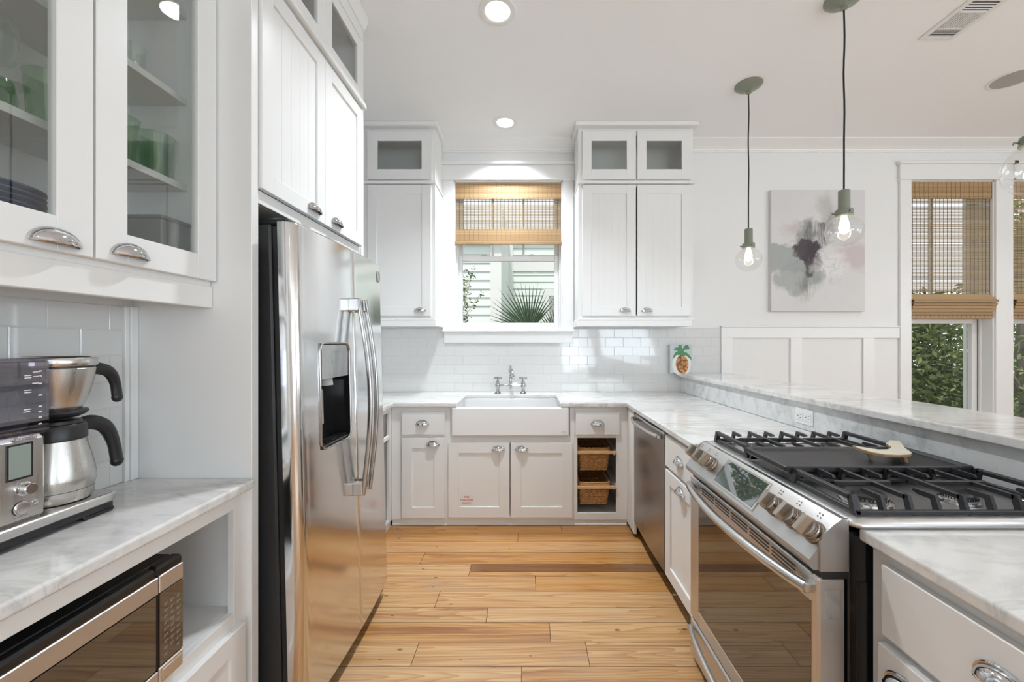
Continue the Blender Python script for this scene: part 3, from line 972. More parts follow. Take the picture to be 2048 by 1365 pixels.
# --- glass-door wall cabinet over the coffee counter
r = thing('wall_cabinet', 'white wall cabinet with tall glass doors of green glassware above the coffee counter', 'cabinet', (-1.284, .93, 1.467))
carcass(r, '+x', -1.028, .556, 1.2985, 1.535, 2.66, .2545, shelves=[(1.837, .06), (2.112, .06), (2.387, .06)], frame=(.02, .012, .03, .05))
door(r, '+x', -1.028, .5625, .9285, 1.552, 2.60, 'glass', .022, .073, (.853, 1.566), rails=(.075, .075))
door(r, '+x', -1.028, .9345, 1.2955, 1.552, 2.60, 'glass', .022, .073, (1.014, 1.572), rails=(.075, .075))
mb = MB()
mb.box(-1.05, -1.022, .556, 1.2985, 1.467, 1.536, .002)
mb.box(-1.283, -1.05, .556, .574, 1.467, 1.536)
mb.build('light_rail', M['white'], r)

# glassware
def glass_obj(name, prof, mat, c, label, cat, group, n=24, extra=None):
    m = MB()
    m.lathe(prof, (0, 0, 0), n, caps=False)
    for v in range(len(m.v)):
        m.v[v] = tuple(Vector(m.v[v]) + Vector(c))
    o = m.build(name, M[mat], origin=c, fix=False)
    return tag(o, label, cat, group)
tumb = [(0, .003), (.034, .001), (.036, .004), (.045, .135), (.0465, .137), (.045, .138), (.0425, .135), (.033, .012), (0, .010)]
sm = [(0, .002), (.020, .001), (.026, .004), (.040, .045), (.041, .060), (.034, .098), (.0325, .098), (.038, .060), (.037, .045), (.024, .010), (0, .008)]
wine = [(0, .001), (.032, .001), (.033, .003), (.006, .008), (.004, .06), (.010, .072), (.036, .10), (.043, .13), (.042, .16), (.034, .195), (.0325, .195), (.040, .16), (.041, .13), (.034, .103), (.008, .077), (0, .074)]
SH = 1.8572
first = glass_obj('tumbler', tumb, 'tumbler_green', (-1.150, 1.238, SH), 'tall green glass tumbler next to the cabinet end panel', 'tumbler', 'green glassware on the middle shelf')
for (x, yy, lab) in ((-1.160, 1.135, 'tall green glass tumbler behind the second glass door, away from the end panel'), (-1.150, .965, 'tall green glass tumbler behind the first glass door')):
    c = first.copy(); COL.objects.link(c); c.location = (x, yy, SH); c['label'] = lab
glass_obj('stemless_glass', sm, 'tumbler_green', (-1.215, .905, SH), 'round green stemless glass behind the first glass door', 'glass', 'green glassware on the middle shelf')
glass_obj('wine_glass', wine, 'tumbler_clear', (-1.135, .842, SH), 'clear bubble wine glass beside the green glasses', 'glass', 'stemware on the middle shelf')
small = [(0, .002), (.026, .001), (.028, .004), (.033, .085), (.0315, .085), (.026, .010), (0, .008)]
g0 = glass_obj('clear_glass', small, 'tumbler_clear', (-1.165, 1.115, 1.553 + .0008), 'small clear glass on the bottom shelf of the glass cabinet, beside the grey box', 'glass', 'clear glasses in the cabinet')
for (x, yy, z, lab) in ((-1.19, 1.05, 1.5538, 'small clear glass on the cabinet bottom, further from the grey box'), (-1.15, 1.165, 2.1322, 'small clear glass on the upper shelf near the end panel'), (-1.17, 1.085, 2.1322, 'small clear glass on the upper shelf, second from the end panel')):
    c = g0.copy(); COL.objects.link(c); c.location = (x, yy, z); c['label'] = lab
pl = [(0, .003), (.07, .001), (.075, .004), (.112, .014), (.1125, .017), (.108, .016), (.074, .008), (0, .007)]
p0 = glass_obj('dinner_plate', pl, 'plate_blue', (-1.152, .815, 1.5538), 'navy blue dinner plate in the stack behind the first glass door', 'plate', 'stack of navy plates', 40)
for k in range(1, 10):
    c = p0.copy(); COL.objects.link(c); c.location = (-1.152 + .001 * math.sin(k * 2.1), .815, 1.5538 + .0125 * k)
b0 = glass_obj('blue_bowl', [(0, .002), (.04, .001), (.045, .006), (.075, .06), (.073, .06), (.04, .012), (0, .010)], 'plate_blue', (-1.15, .86, 2.1322), 'dark blue bowl on the upper shelf behind the first glass door', 'bowl', None, 32)
mb = MB()
mb.box(-1.195, -1.075, 1.175, 1.275, 1.5536, 1.722, .003)
mb.box(-1.198, -1.072, 1.173, 1.277, 1.722, 1.732, .002)
o = mb.build('storage_box', M['grey_box'], origin=(-1.2, 1.22, 1.5536))
tag(o, 'dark grey box at the bottom of the glass cabinet', 'box')

# --- coffee counter base with microwave niche
r = thing('base_cabinet', 'white base cabinet with an open niche holding the microwave', 'cabinet', (-1.1, .7, 0))
F = fm('+x', -.915)
m = MB()
fbox(m, F, .02, .038, -.368, -.02, .02, .884)
fbox(m, F, 1.2815, 1.2995, -.368, -.02, .02, .884)
fbox(m, F, .038, 1.2815, -.368, -.360, .02, .884)
fbox(m, F, .038, 1.2815, -.360, -.02, .866, .884)
m.build('carcass', M['white'], r)
m = MB()
fbox(m, F, .038, 1.2815, -.360, -.0205, .493, .511, .001)
m.build('shelf', M['white'], r)
m = MB()
fbox(m, F, 1.247, 1.2995, -.0205, 0, .0, .884, .001)
fbox(m, F, .02, .44, -.0205, 0, .0, .884, .001)
fbox(m, F, .44, 1.247, -.02, -.0002, .834, .884, .001)
fbox(m, F, .44, 1.247, -.0203, -.0002, .44, .5112, .001)
fbox(m, F, .44, 1.247, -.02, -.0002, .0, .13, .001)
m.build('face_frame', M['white'], r)
door(r, '+x', -.915, .86, 1.272, .115, .468, 'panel', .02, .065, (.925, .43))
door(r, '+x', -.915, .445, .855, .115, .468, 'panel', .02, .065, (.65, .43))

# --- refrigerator surround
r = thing('tall_cabinet', 'tall white cabinet framing the refrigerator, beadboard doors with glass doors over them', 'cabinet', (-1.25, 1.76, 0))
m = MB()
m.box(-1.598, -.897, 1.3005, 1.334, 0, 3.0, .002)
m.box(-1.598, -.897, 2.160, 2.190, 0, 3.0, .002)
m.build('side_panel', M['white'], r)
carcass(r, '+x', -.907, 1.3345, 2.1595, 1.826, 3.02, .69, frame=(.012, .012, .045, .08), mid_rails=[(2.60, 2.65)], mid_stiles=[(1.74, 1.775, 1.87, 2.96)])
door(r, '+x', -.907, 1.338, 1.7540, 1.872, 2.602, 'bead', .02, .062, (1.663, 1.900))
door(r, '+x', -.907, 1.7575, 2.152, 1.872, 2.602, 'bead', .02, .062, (1.858, 1.900))
door(r, '+x', -.907, 1.338, 1.7540, 2.650, 2.965, 'glass', .02, .060, rails=(.050, .057))
door(r, '+x', -.907, 1.7575, 2.152, 2.650, 2.965, 'glass', .02, .060, rails=(.050, .057))
m = MB()
for (a, b) in ((1.2992, 1.756), (1.756, 2.158)):
    m.prism([(-.907, 2.612), (-.868, 2.612), (-.868, 2.632), (-.874, 2.644), (-.907, 2.646)], 'y', a, b)
m.build('ledge_moulding', M['trim'], r)
m = MB()
m.box(-1.598, -.900, 1.3005, 2.190, 2.998, ZC - .0005, .001)
m.prism([(-.900, 3.060), (-.892, 3.060), (-.888, 3.070), (-.880, 3.088), (-.872, 3.100), (-.870, 3.129), (-.900, 3.129)], "y", 1.2992, 2.190)
m.build('crown', M['trim'], r)

# --- wall cabinets beside the sink window
def upper(label, x0, x1, lows, highs, glassfw, pulls, kind):
    rr = thing('wall_cabinet', label, 'cabinet', ((x0 + x1) / 2, 3.4, 1.487))
    carcass(rr, '-y', 3.26, x0, x1, 1.55, 3.10, .2915, shelves=[(2.66, .02)], frame=(.16 if x0 < 0 else .04, .04, .03, .06), mid_rails=[(2.62, 2.69)], inner='inside')
    for (a, b), p in zip(lows, pulls):
        door(rr, '-y', 3.26, a, b, 1.570, 2.634, kind, .02, .074, (p, 1.604), gb=.0009)
    for (a, b) in highs:
        door(rr, '-y', 3.26, a, b, 2.678, 3.072, 'glass', .02, glassfw, rails=(.082, .082))
    m = MB()
    e0, e1 = x0 - .010, x1 - .012 if x1 > 1 else x1 + .010
    m.box(x0 - .004, x1 + .004, 3.238, 3.551, 1.5355, 1.551, .002)
    m.box(e0, e1, 3.242, 3.551, 1.487, 1.5358, .003)
    m.build('light_rail', M['white'], rr)
    m = MB()
    m.box(x0 - .006, x1 + .010, 3.228, 3.551, 2.640, 2.662, .004)
    m.build('ledge_moulding', M['trim'], rr)
    m = MB()
    m.box(x0 - .028, x1 + .028, 3.20, 3.551, 3.098, 3.1295, .005)
    m.build('crown', M['trim'], rr)
    return rr
upper('white wall cabinet with one tall door between the refrigerator and the sink window', -1.45, -.752, [(-1.296, -.782)], [(-1.300, -.776)], .083, [-.872], 'panel')
upper('white double-door wall cabinet on the dining side of the sink window', .414, 1.349, [(.4455, .8785), (.8905, 1.3245)], [(.4455, .8785), (.8905, 1.3245)], .074, [.790, .968], 'bead')

# --- base run under the sink window
def base(name, label, x0, x1, frame, mid_rails, mid_stiles=(), depth=.58, t=.018):
    rr = thing(name, label, 'cabinet', ((x0 + x1) / 2, 3.2, 0))
    carcass(rr, '-y', 2.95, x0, x1, .045, .884, depth, t, frame=frame, mid_rails=mid_rails, mid_stiles=mid_stiles)
    m = MB()
    m.box(x0, x1, 2.962, 2.980, 0, .046)
    m.box(x0, x1, 2.954, 2.964, 0, .014, .003)
    m.build('toe_board', M['trim'], rr)
    return rr
r = base('base_cabinet', 'white base cabinet with one drawer over one door between refrigerator and sink', -.9995, -.60, (.08, .025, .03, .045), [(.655, .68)])
door(r, '-y', 2.95, -.923, -.608, .678, .848, 'slab', pl=(-.770, .752), name='drawer')
door(r, '-y', 2.95, -.923, -.608, .068, .655, 'panel', fw=.078, pl=(-.694, .600))
r = thing('base_cabinet', 'white sink base cabinet with two doors and a red printed sticker', 'cabinet', (-.128, 3.2, 0))
m = MB()
m.box(-.5995, -.5815, 2.97, 3.53, .045, .884)
m.box(.3265, .3445, 2.97, 3.53, .045, .884)
m.box(-.5815, .3265, 3.522, 3.53, .045, .884)
m.box(-.5815, .3265, 2.97, 3.522, .045, .063)
m.build('carcass', M['white'], r)
m = MB()
m.box(-.5995, -.565, 2.95, 2.9705, .045, .884, .001)
m.box(.312, .3445, 2.95, 2.9705, .045, .884, .001)
m.box(-.565, .312, 2.9502, 2.97, .612, .664, .001)
m.box(-.565, .312, 2.9502, 2.97, .045, .075, .001)
m.build('face_frame', M['white'], r)
m = MB()
m.box(-.5995, .3445, 2.962, 2.980, 0, .046)
m.box(-.5995, .3445, 2.954, 2.964, 0, .014, .003)
m.build('toe_board', M['trim'], r)
d = door(r, '-y', 2.95, -.582, -.131, .070, .620, 'panel', fw=.078, pl=(-.215, .565))
m = MB()
m.box(-.496, -.3945, 2.9378, 2.9385, .158, .232)
st = m.build('sticker', M['sticker'], d)
for i, tx in enumerate(('FIRE', 'EXTINGUISHER', 'INSIDE')):
    to = text_part(tx, .0205, M['red'], d, (-.4465, 2.9375, .2115 - .0225 * i), (1, 0, 0), (0, 0, 1), 'sticker_lettering')
    if i == 1:
        for v in to.data.vertices:
            v.co.x = (v.co.x - (-.4465 + .128)) * .64 + (-.4465 + .128)
door(r, '-y', 2.95, -.125, .330, .070, .620, 'panel', fw=.078, pl=(-.042, .565))
r = base('base_cabinet', 'white base cabinet with a drawer over two pull-out wicker baskets', .345, .735, (.023, .080, .05, .045), [(.650, .682)])
door(r, '-y', 2.95, .352, .674, .678, .848, 'slab', pl=(.513, .752), name='drawer')
m = MB()
for z in (.536, .281):
    m.box(.3635, .372, 2.975, 3.45, z - .020, z + .014)
    m.box(.640, .7165, 2.975, 3.45, z - .020, z - .008)
    m.box(.650, .660, 2.975, 3.45, z - .020, z + .020)
m.build('basket_runner', M['plastic_white'], r)
m = MB()
m.box(.7355, .7545, 2.765, 2.968, .03, .884, .001)
o = m.build('filler_post', M['white'], origin=(.73, 2.86, .02))
tag(o, 'narrow white corner filler between basket cabinet and dishwasher', 'filler')

# wicker baskets on oak front rails
def basket(z, label):
    rr = thing('wicker_basket', label, 'basket', (.50, 3.2, z - .155), 'pull-out wicker baskets')
    m = MB()
    H, rows, N = .150, 15, 132
    def ring(k, h, wob):
        s = .86 + .14 * h
        hx, hy, rc = .114 * s, .215 * s, .028
        pts = []
        per = 4 * (hx + hy - 2 * rc) + 2 * PI * rc
        for i in range(N):
            d = per * i / N
            segs = [(2 * (hx - rc), 0), (PI / 2 * rc, 1), (2 * (hy - rc), 2), (PI / 2 * rc, 3), (2 * (hx - rc), 4), (PI / 2 * rc, 5), (2 * (hy - rc), 6), (PI / 2 * rc, 7)]
            for L, q in segs:
                if d <= L: break
                d -= L
            t = d
            if q == 0: p, nn = (-hx + rc + t, -hy), (0, -1)
            elif q == 2: p, nn = (hx, -hy + rc + t), (1, 0)
            elif q == 4: p, nn = (hx - rc - t, hy), (0, 1)
            elif q == 6: p, nn = (-hx, hy - rc - t), (-1, 0)
            else:
                cx, cy = {1: (hx - rc, -hy + rc), 3: (hx - rc, hy - rc), 5: (-hx + rc, hy - rc), 7: (-hx + rc, -hy + rc)}[q]
                a = {1: -PI / 2, 3: 0, 5: PI / 2, 7: PI}[q] + t / rc
                nn = (math.cos(a), math.sin(a)); p = (cx + rc * nn[0], cy + rc * nn[1])
            o_ = wob * (.0032 if (i // 2 + k) % 2 else -.0032)
            pts.append((.500 + p[0] + nn[0] * o_, 3.195 + p[1] + nn[1] * o_, z - H + h * H))
        return pts
    for k in range(rows):
        m.tube(ring(k, (k + .5) / rows, 1), .0052, 5, closed=True)
    # stakes
    b0, b1 = ring(0, 0, 0), ring(0, 1, 0)
    for i in range(1, N, 4):
        m.tube([b0[i], b1[i]], .0030, 5)
    m.box(.395, .595, 3.01, 3.38, z - H - .004, z - H + .002)
    m.build('basket_body', M['wicker'], rr)
    m = MB()
    m.tube([(p[0], p[1], z + .004) for p in ring(0, 1.02, 0)], .0085, 7, closed=True)
    m.tube([(p[0], p[1], z + .016 + .002 * math.sin(i * 1.6)) for i, p in enumerate(ring(0, 1.02, 0))], .0065, 6, closed=True)
    m.build('rim', M['wicker'], rr)
    m = MB()
    m.box(.3690, .6540, 2.930, 2.962, z - .014, z + .004, .003)
    m.build('front_rail', M['wood_rail'], rr)
basket(.548, 'wicker basket on an oak rail, upper of the two under the drawer')
basket(.293, 'wicker basket on an oak rail, lower of the two near the floor')

# left return cabinet next to the refrigerator
r = thing('base_cabinet', 'white base cabinet on the return between refrigerator and corner, mirrored in the steel door', 'cabinet', (-1.25, 2.55, 0))
carcass(r, '+x', -1.0, 2.20, 2.949, .045, .884, .58, frame=(.03, .05, .02, .035), mid_rails=[(.655, .68)])
door(r, '+x', -1.0, 2.26, 2.66, .678, .848, 'slab', pl=(2.46, .752), name='drawer')
door(r, '+x', -1.0, 2.26, 2.66, .068, .655, 'panel', fw=.07, pl=(2.60, .600))
m = MB()
m.box(-1.03, -1.010, 2.20, 2.948, 0, .046)
m.build('toe_board', M['trim'], r)

# peninsula cabinet between dishwasher and stove
r = thing('base_cabinet', 'narrow white base cabinet with drawer and door between dishwasher and stove', 'cabinet', (1.0, 1.93, 0))
carcass(r, '-x', .755, 1.738, 2.142, .105, .884, .58, frame=(.03, .03, .03, .03), mid_rails=[(.67, .71)])
door(r, '-x', .755, 1.742, 2.136, .700, .864, 'slab', pl=(1.935, .768), name='drawer')
door(r, '-x', .755, 1.742, 2.136, .118, .682, 'panel', fw=.068, pl=(1.915, .628))
m = MB()
m.box(.805, .825, 1.738, 2.142, 0, .106)
m.build('toe_board', M['black'], r)

# cabinet at the near end
r = thing('base_cabinet', 'white base cabinet with drawer and door on the near side of the stove', 'cabinet', (1.1, .7, 0))
carcass(r, '-x', .822, .425, .952, .105, .884, .52, frame=(.04, .055, .03, .045), mid_rails=[(.66, .71)])
door(r, '-x', .822, .455, .908, .695, .853, 'slab', pl=(.670, .772), name='drawer')
door(r, '-x', .822, .455, .910, .12, .676, 'panel', .026, .07, pl=(.842, .612))
m = MB()
m.box(.88, .90, .425, .952, 0, .106)
m.build('toe_board', M['white'], r)
r = thing('base_cabinet', 'white base cabinet at the open end of the bar beside the viewer', 'cabinet', (1.1, .1, 0))
carcass(r, '-x', .822, Y0P, .424, .105, .884, .52, frame=(.03, .03, .02, .02), mid_rails=[(.66, .71)])
door(r, '-x', .822, Y0P + .03, .395, .695, .853, 'slab', pl=(.09, .772), name='drawer')
door(r, '-x', .822, Y0P + .03, .395, .12, .676, 'panel', .02, .07, pl=(.32, .612))
m = MB()
m.box(.88, .90, Y0P, .424, 0, .106)
m.build('toe_board', M['white'], r)

# ================================================================== SINK, FAUCET
r = thing('farmhouse_sink', 'white fireclay farmhouse sink with deep apron front under the window', 'sink', (-.127, 3.1, .665))
sx0, sx1, sy0, sy1, sz0, sz1 = -.556, .302, 2.912, 3.385, .668, .883
m = MB()
w = .026
m.box(sx0, sx1, sy0, sy0 + w, sz0, sz1, .010)
m.box(sx0, sx0 + w, sy0 + .004, sy1, sz0 + .002, sz1, .004)
m.box(sx1 - w, sx1, sy0 + .004, sy1, sz0 + .002, sz1, .004)
m.box(sx0 + .004, sx1 - .004, sy1 - w, sy1, sz0 + .002, sz1, .004)
m.box(sx0 + .010, sx1 - .010, sy0 + .010, sy1 - .010, sz0 + .002, sz0 + .026, .002)
m.build('basin', M['porcelain'], r, bevel=.003, seg=2)
m = MB()
m.lathe([(.045, 0), (.045, .003), (.030, .0035), (.028, .001), (0.001, .001)], (-.127, 3.16, sz0 + .026), 24)
m.build('drain', M['chrome'], r)
m = MB()
m.tube([(.265 + .017 * math.cos(a), sy0 - .0006, .700 + .0062 * math.sin(a)) for a in [2 * PI * i / 24 for i in range(24)]], .0008, 5, closed=True)
m.tube([(.258, sy0 - .0006, .700), (.264, sy0 - .0006, .702), (.272, sy0 - .0006, .699)], .0007, 5)
m.build('maker_mark', M['print_grey'], r)

r = thing('bridge_faucet', 'chrome bridge faucet with two cross handles behind the sink', 'faucet', (-.147, 3.455, .914))
fx, fy, fz = -.147, 3.455, .9145
def post(dx):
    m = MB()
    m.lathe([(.030, 0), (.029, .003), (.019, .013), (.013, .028), (.0125, .036), (.017, .050), (.0205, .060), (.0215, .070), (.020, .082), (.014, .100), (.0085, .120), (.0075, .126)], (fx + dx, fy, fz), 24)
    o = m.build('valve_post', M['chrome_dark'], r)
    m = MB()
    hz = fz + .131
    m.lathe([(.008, -.006), (.009, 0), (.0095, .006), (.006, .010), (.001, .011)], (fx + dx, fy, hz), 16)
    a0 = .35 if dx < 0 else .0
    for k in range(4):
        a = a0 + k * PI / 2
        p1 = (fx + dx + .027 * math.cos(a), fy + .027 * math.sin(a), hz)
        m.tube([(fx + dx, fy, hz), p1], [.0055, .0070], 8)
        m.ball(p1, .0085, 10, 6)
    m.build('cross_handle', M['chrome_dark'], o)
post(-.110); post(.110)
m = MB()
m.tube([(fx - .106, fy, fz + .070), (fx + .106, fy, fz + .070)], .0068, 10)
m.build('bridge', M['chrome_dark'], r)
m = MB()
m.lathe([(.002, .038), (.006, .046), (.0065, .050), (.013, .054), (.0175, .066), (.0175, .080), (.0145, .094), (.0115, .112), (.0110, .132), (.0150, .136), (.0150, .141), (.009, .148), (.0085, .170), (.014, .186), (.0165, .198), (.0155, .210), (.010, .218), (.006, .222), (.0085, .230), (.0088, .236), (.0055, .243), (.001, .245)], (fx, fy, fz), 24)
m.build('centre_column', M['chrome_dark'], r)
m = MB()
pts, rr_ = [], []
for i in range(17):
    t = i / 16
    a = PI * (0.10 + 1.02 * t)
    pts.append((fx + .030 * t, fy - .012 - .085 * (1 - math.cos(a)) , fz + .190 + .030 * math.sin(a) - .012 * t))
    rr_.append(.0105)
pts += [(fx + .031, pts[-1][1] - .001, fz + .150), (fx + .031, pts[-1][1] - .001, fz + .138)]
rr_ += [.0105, .0125]
m.tube(pts, rr_, 12)
m.build('spout', M['chrome_dark'], r)

# ================================================================== DISHWASHER
r = thing('dishwasher', 'smudged stainless steel dishwasher with a bowed bar handle', 'dishwasher', (1.0, 2.45, 0))
y0, y1 = 2.150, 2.760
m = MB()
m.box(.772, 1.33, y0, y1, .10, .880)
m.box(.800, 1.33, y0, y1, .002, .101)
m.build('body', M['black'], r)
m = MB()
N = 14
pz = [(.112, .006), (.125, .0), (.75, 0), (.858, 0), (.866, .006)]
front = []
for (z, back) in pz:
    front.append([(.735 + back - .006 * math.sin(PI * i / N), y0 + .003 + (y1 - y0 - .006) * i / N, z) for i in range(N + 1)])
v = [p for row in front for p in row]
k = len(v)
v += [(.771, p[1], p[2]) for row in front for p in row]
f = []
R = len(pz)
for j in range(R - 1):
    for i in range(N):
        a = j * (N + 1) + i
        f.append((a, a + 1, a + N + 2, a + N + 1))
    for i in (0, N):
        a, b = j * (N + 1) + i, (j + 1) * (N + 1) + i
        f.append((a, b, k + b, k + a))
for j in (0, R - 1):
    for i in range(N):
        a = j * (N + 1) + i
        f.append((a, a + 1, k + a + 1, k + a))
m.add(v, f, 0, True)
m.build('door', M['steel_dw'], r, angle=25)
m = MB()
hp = [(.728, y1 - .035, .838), (.700, y1 - .045, .838)] 
pts = [(.716 - .036 * math.sin(PI * (i / 16)) ** .8, y1 - .04 - (y1 - y0 - .08) * i / 16, .838) for i in range(17)]
m.tube(pts, .0155, 12, sx=.8)
for yy in (y0 + .045, y1 - .045):
    m.box(.703, .732, yy - .012, yy + .012, .826, .850, .004)
m.build('bar_handle', M['steel_light'], r)
m = MB()
m.ball((.7295, 2.48, .228), .011, 14, 8, (.18, .75, 1.15))
m.build('badge', M['chrome'], r)
m = MB()
m.box(.738, .772, y0 + .003, y1 - .003, .8675, .879, .001)
m.build('control_strip', M['black_gloss'], r)

# ================================================================== REFRIGERATOR
FR = (-.80, 1.765, 0.0)
r = thing('refrigerator', 'stainless side-by-side refrigerator with ice dispenser and bowed handles', 'refrigerator', FR)
m = MB()
m.box(-1.575, -.842, 1.372, 2.155, .045, 1.765, .006)
m.build('body', M['black_side'], r)
m = MB()
m.box(-.8425, -.812, 1.380, 2.150, .060, 1.760, .004)
m.build('door_gasket', M['black'], r)
m = MB()
m.box(-.840, -.775, 1.375, 2.155, .022, .066, .004)
m.build('toe_grille', M['black'], r)
m = MB()
m.box(-.92, -.79, 1.385, 1.445, 1.764, 1.790, .006)
m.box(-.92, -.79, 2.075, 2.140, 1.764, 1.786, .006)
m.box(-1.2, -.84, 1.40, 2.13, 1.7645, 1.776, .003)
m.build('hinge_cover', M['black'], r)
Yf0, Yf1 = 1.360, 2.166
def contour(y):
    """front of the doors: gently bowed across the whole width"""
    t = (y - (Yf0 + Yf1) / 2) / ((Yf1 - Yf0) / 2)
    return -.737 - .018 * t * t
def fridge_door(name, ya, yb, round0, round1, hole=None):
    zb, zt = .072, 1.768
    ys = []
    n = 22
    pts = []           # plan outline of the front from ya to yb
    xb = -.8105
    def corner(yc, s, rad):
        out = []
        for i in range(7):
            a = PI / 2 * i / 6
            out.append((contour(yc) - rad * 1.0 * (1 - math.sin(a)), yc - s * rad * .6 * math.cos(a) + s * rad * .6 - s * 0.0))
        return out
    r0, r1 = round0, round1
    for i in range(7):
        a = PI / 2 * i / 6
        pts.append((contour(ya + r0) - r0 * (1 - math.sin(a)), ya + r0 * .7 * (1 - math.cos(a))))
    yy = [ya + r0 * .7 + (yb - r1 * .7 - ya - r0 * .7) * i / n for i in range(1, n)]
    if hole:
        yy = sorted([q for q in yy if min(abs(q - hole[0]), abs(q - hole[1])) > .008] + [hole[0], hole[1]])
    pts += [(contour(q), q) for q in yy]
    for i in range(7):
        a = PI / 2 * (1 - i / 6)
        pts.append((contour(yb - r1) - r1 * (1 - math.sin(a)), yb - r1 * .7 * (1 - math.cos(a))))
    zs = [zb, zb + .006, zt - .006, zt]
    if hole: zs = [zb, zb + .006, hole[2], hole[3], zt - .006, zt]
    m = MB()
    nn = len(pts)
    v, f = [], []
    for j, z in enumerate(zs):
        ins = .005 if j in (0, len(zs) - 1) else 0
        v += [(p[0] - ins, p[1], z) for p in pts]
    for j in range(len(zs) - 1):
        for i in range(nn - 1):
            if hole and zs[j] == hole[2] and pts[i][1] >= hole[0] - 1e-6 and pts[i + 1][1] <= hole[1] + 1e-6:
                continue
            a = j * nn + i
            f.append((a, a + 1, a + nn + 1, a + nn))
    # back edge, top, bottom, sides
    base = len(v)
    for z in zs:
        v += [(xb, ya, z), (xb, yb, z)]
    for j in range(len(zs) - 1):
        f.append((j * nn, (j + 1) * nn, base + 2 * j + 2, base + 2 * j))
        f.append((j * nn + nn - 1, (j + 1) * nn + nn - 1, base + 2 * j + 3, base + 2 * j + 1))
        f.append((base + 2 * j, base + 2 * j + 1, base + 2 * j + 3, base + 2 * j + 2))
    f.append(tuple(range(nn)) + (base + 1, base))
    t = (len(zs) - 1)
    f.append(tuple(range(t * nn, t * nn + nn)) + (base + 2 * t + 1, base + 2 * t))
    m.add(v, f, 0, True)
    return m.build(name, M['steel_v'], r, angle=30)
HOLE = (1.492, 1.715, .955, 1.348)
d1 = fridge_door('door', Yf0, 1.775, .040, .010, HOLE)
d2 = fridge_door('door', 1.781, Yf1, .010, .030)
# dispenser
a, b, c, d_ = HOLE
xf = contour(1.6)
m = MB()
m.box(xf - .066, xf - .062, a, b, c, d_)                      # back
m.box(xf - .066, xf - .001, a - .003, a, c, d_)
m.box(xf - .066, xf - .001, b, b + .003, c, d_)
m.box(xf - .066, xf - .001, a, b, d_, d_ + .003)
m.box(xf - .066, xf - .001, a, b, c - .003, c)
disp = m.build('dispenser_recess', M['black_gloss'], d1)
m = MB()
# rounded bezel
bz = []
cr = .030
for (cy, cz, a0) in ((a + cr, c + cr, PI), (b - cr, c + cr, 1.5 * PI), (b - cr, d_ - cr, 0), (a + cr, d_ - cr, .5 * PI)):
    for i in range(7):
        t = a0 + PI / 2 * i / 6
        yy = cy + (cr + .004) * math.cos(t)
        bz.append((contour(yy) + .002, yy, cz + (cr + .004) * math.sin(t)))
m.tube(bz, .0045, 8, closed=True)
m.build('bezel', M['steel_bar'], disp)
m = MB()
m.prism([(xf - .030, 1.225), (xf + .001, 1.215), (xf + .003, d_ - .003), (xf - .055, d_ - .003)], 'y', a + .002, b - .002)
cp = m.build('control_panel', M['steel_bar'], disp)
m = MB()
m.box(xf + .002, xf + .0035, 1.575, 1.635, 1.275, 1.315)
m.build('display', M['lcd'], cp)
m = MB()
m.lathe([(.030, 0), (.026, .04), (.018, .042), (.017, .0)], (xf - .030, 1.575, 1.187), 18, axis=(0, 0, 1))
m.box(xf - .055, xf - .046, 1.545, 1.595, 1.03, 1.17, .004)
m.build('chute', M['speaker'], disp)
m = MB()
m.box(xf - .060, xf + .002, a + .004, b - .004, c + .001, c + .010, .003)
for i in range(9):
    yy = a + .018 + i * .0235
    m.box(xf - .055, xf - .006, yy, yy + .008, c + .010, c + .016, .002)
m.build('drip_tray', M['black'], disp)
# bowed handles
def fhandle(dd, y):
    z0, z1 = .690, 1.545
    m = MB()
    pts = []
    for i in range(25):
        t = i / 24
        pts.append((contour(y) + .036 + .042 * math.sin(PI * t) ** 1.0, y, z0 + (z1 - z0) * t))
    m.tube(pts, .0135, 12, sx=.75)
    h = m.build('handle', M['steel_bar'], dd)
    for (za, zb) in ((z0, z0 + .055), (z1 - .055, z1)):
        m = MB()
        m.prism([(contour(y) - .002, za), (contour(y) + .040, za), (contour(y) + .040, zb), (contour(y) - .002, zb)], 'y', y - .016, y + .016)
        m.build('handle_mount', M['steel_bar'], h, bevel=.004)
fhandle(d1, 1.742)
fhandle(d2, 1.815)
m = MB()
m.ball((contour(2.112), 2.112, 1.70), .026, 20, 10, (.14, .72, 1.2))
bd = m.build('badge', M['steel_light'], d2)
m = MB()
m.tube([(contour(2.112) + .004, 2.112 + .0165 * math.cos(q), 1.70 + .028 * math.sin(q)) for q in [2 * PI * i / 24 for i in range(24)]], .0016, 5, closed=True)
m.build('badge_ring', M['print_grey'], bd)
r.rotation_euler = (0, math.radians(-1.35), 0)

# ================================================================== RANGE
ry0, ry1 = .962, 1.722
r = thing('gas_range', 'stainless slide-in gas range with cast iron grates and a griddle', 'range', (1.0, 1.34, 0))
m = MB()
m.box(.772, 1.362, ry0, ry1, .06, .900, .003)
m.box(.80, 1.362, ry0 + .01, ry1 - .01, .0, .061)
for z0 in (.20, .52):
    m.box(.79, .83, ry0 - .0015, ry0, z0, z0 + .26, .0007)
m.build('body', M['black_gloss'], r)
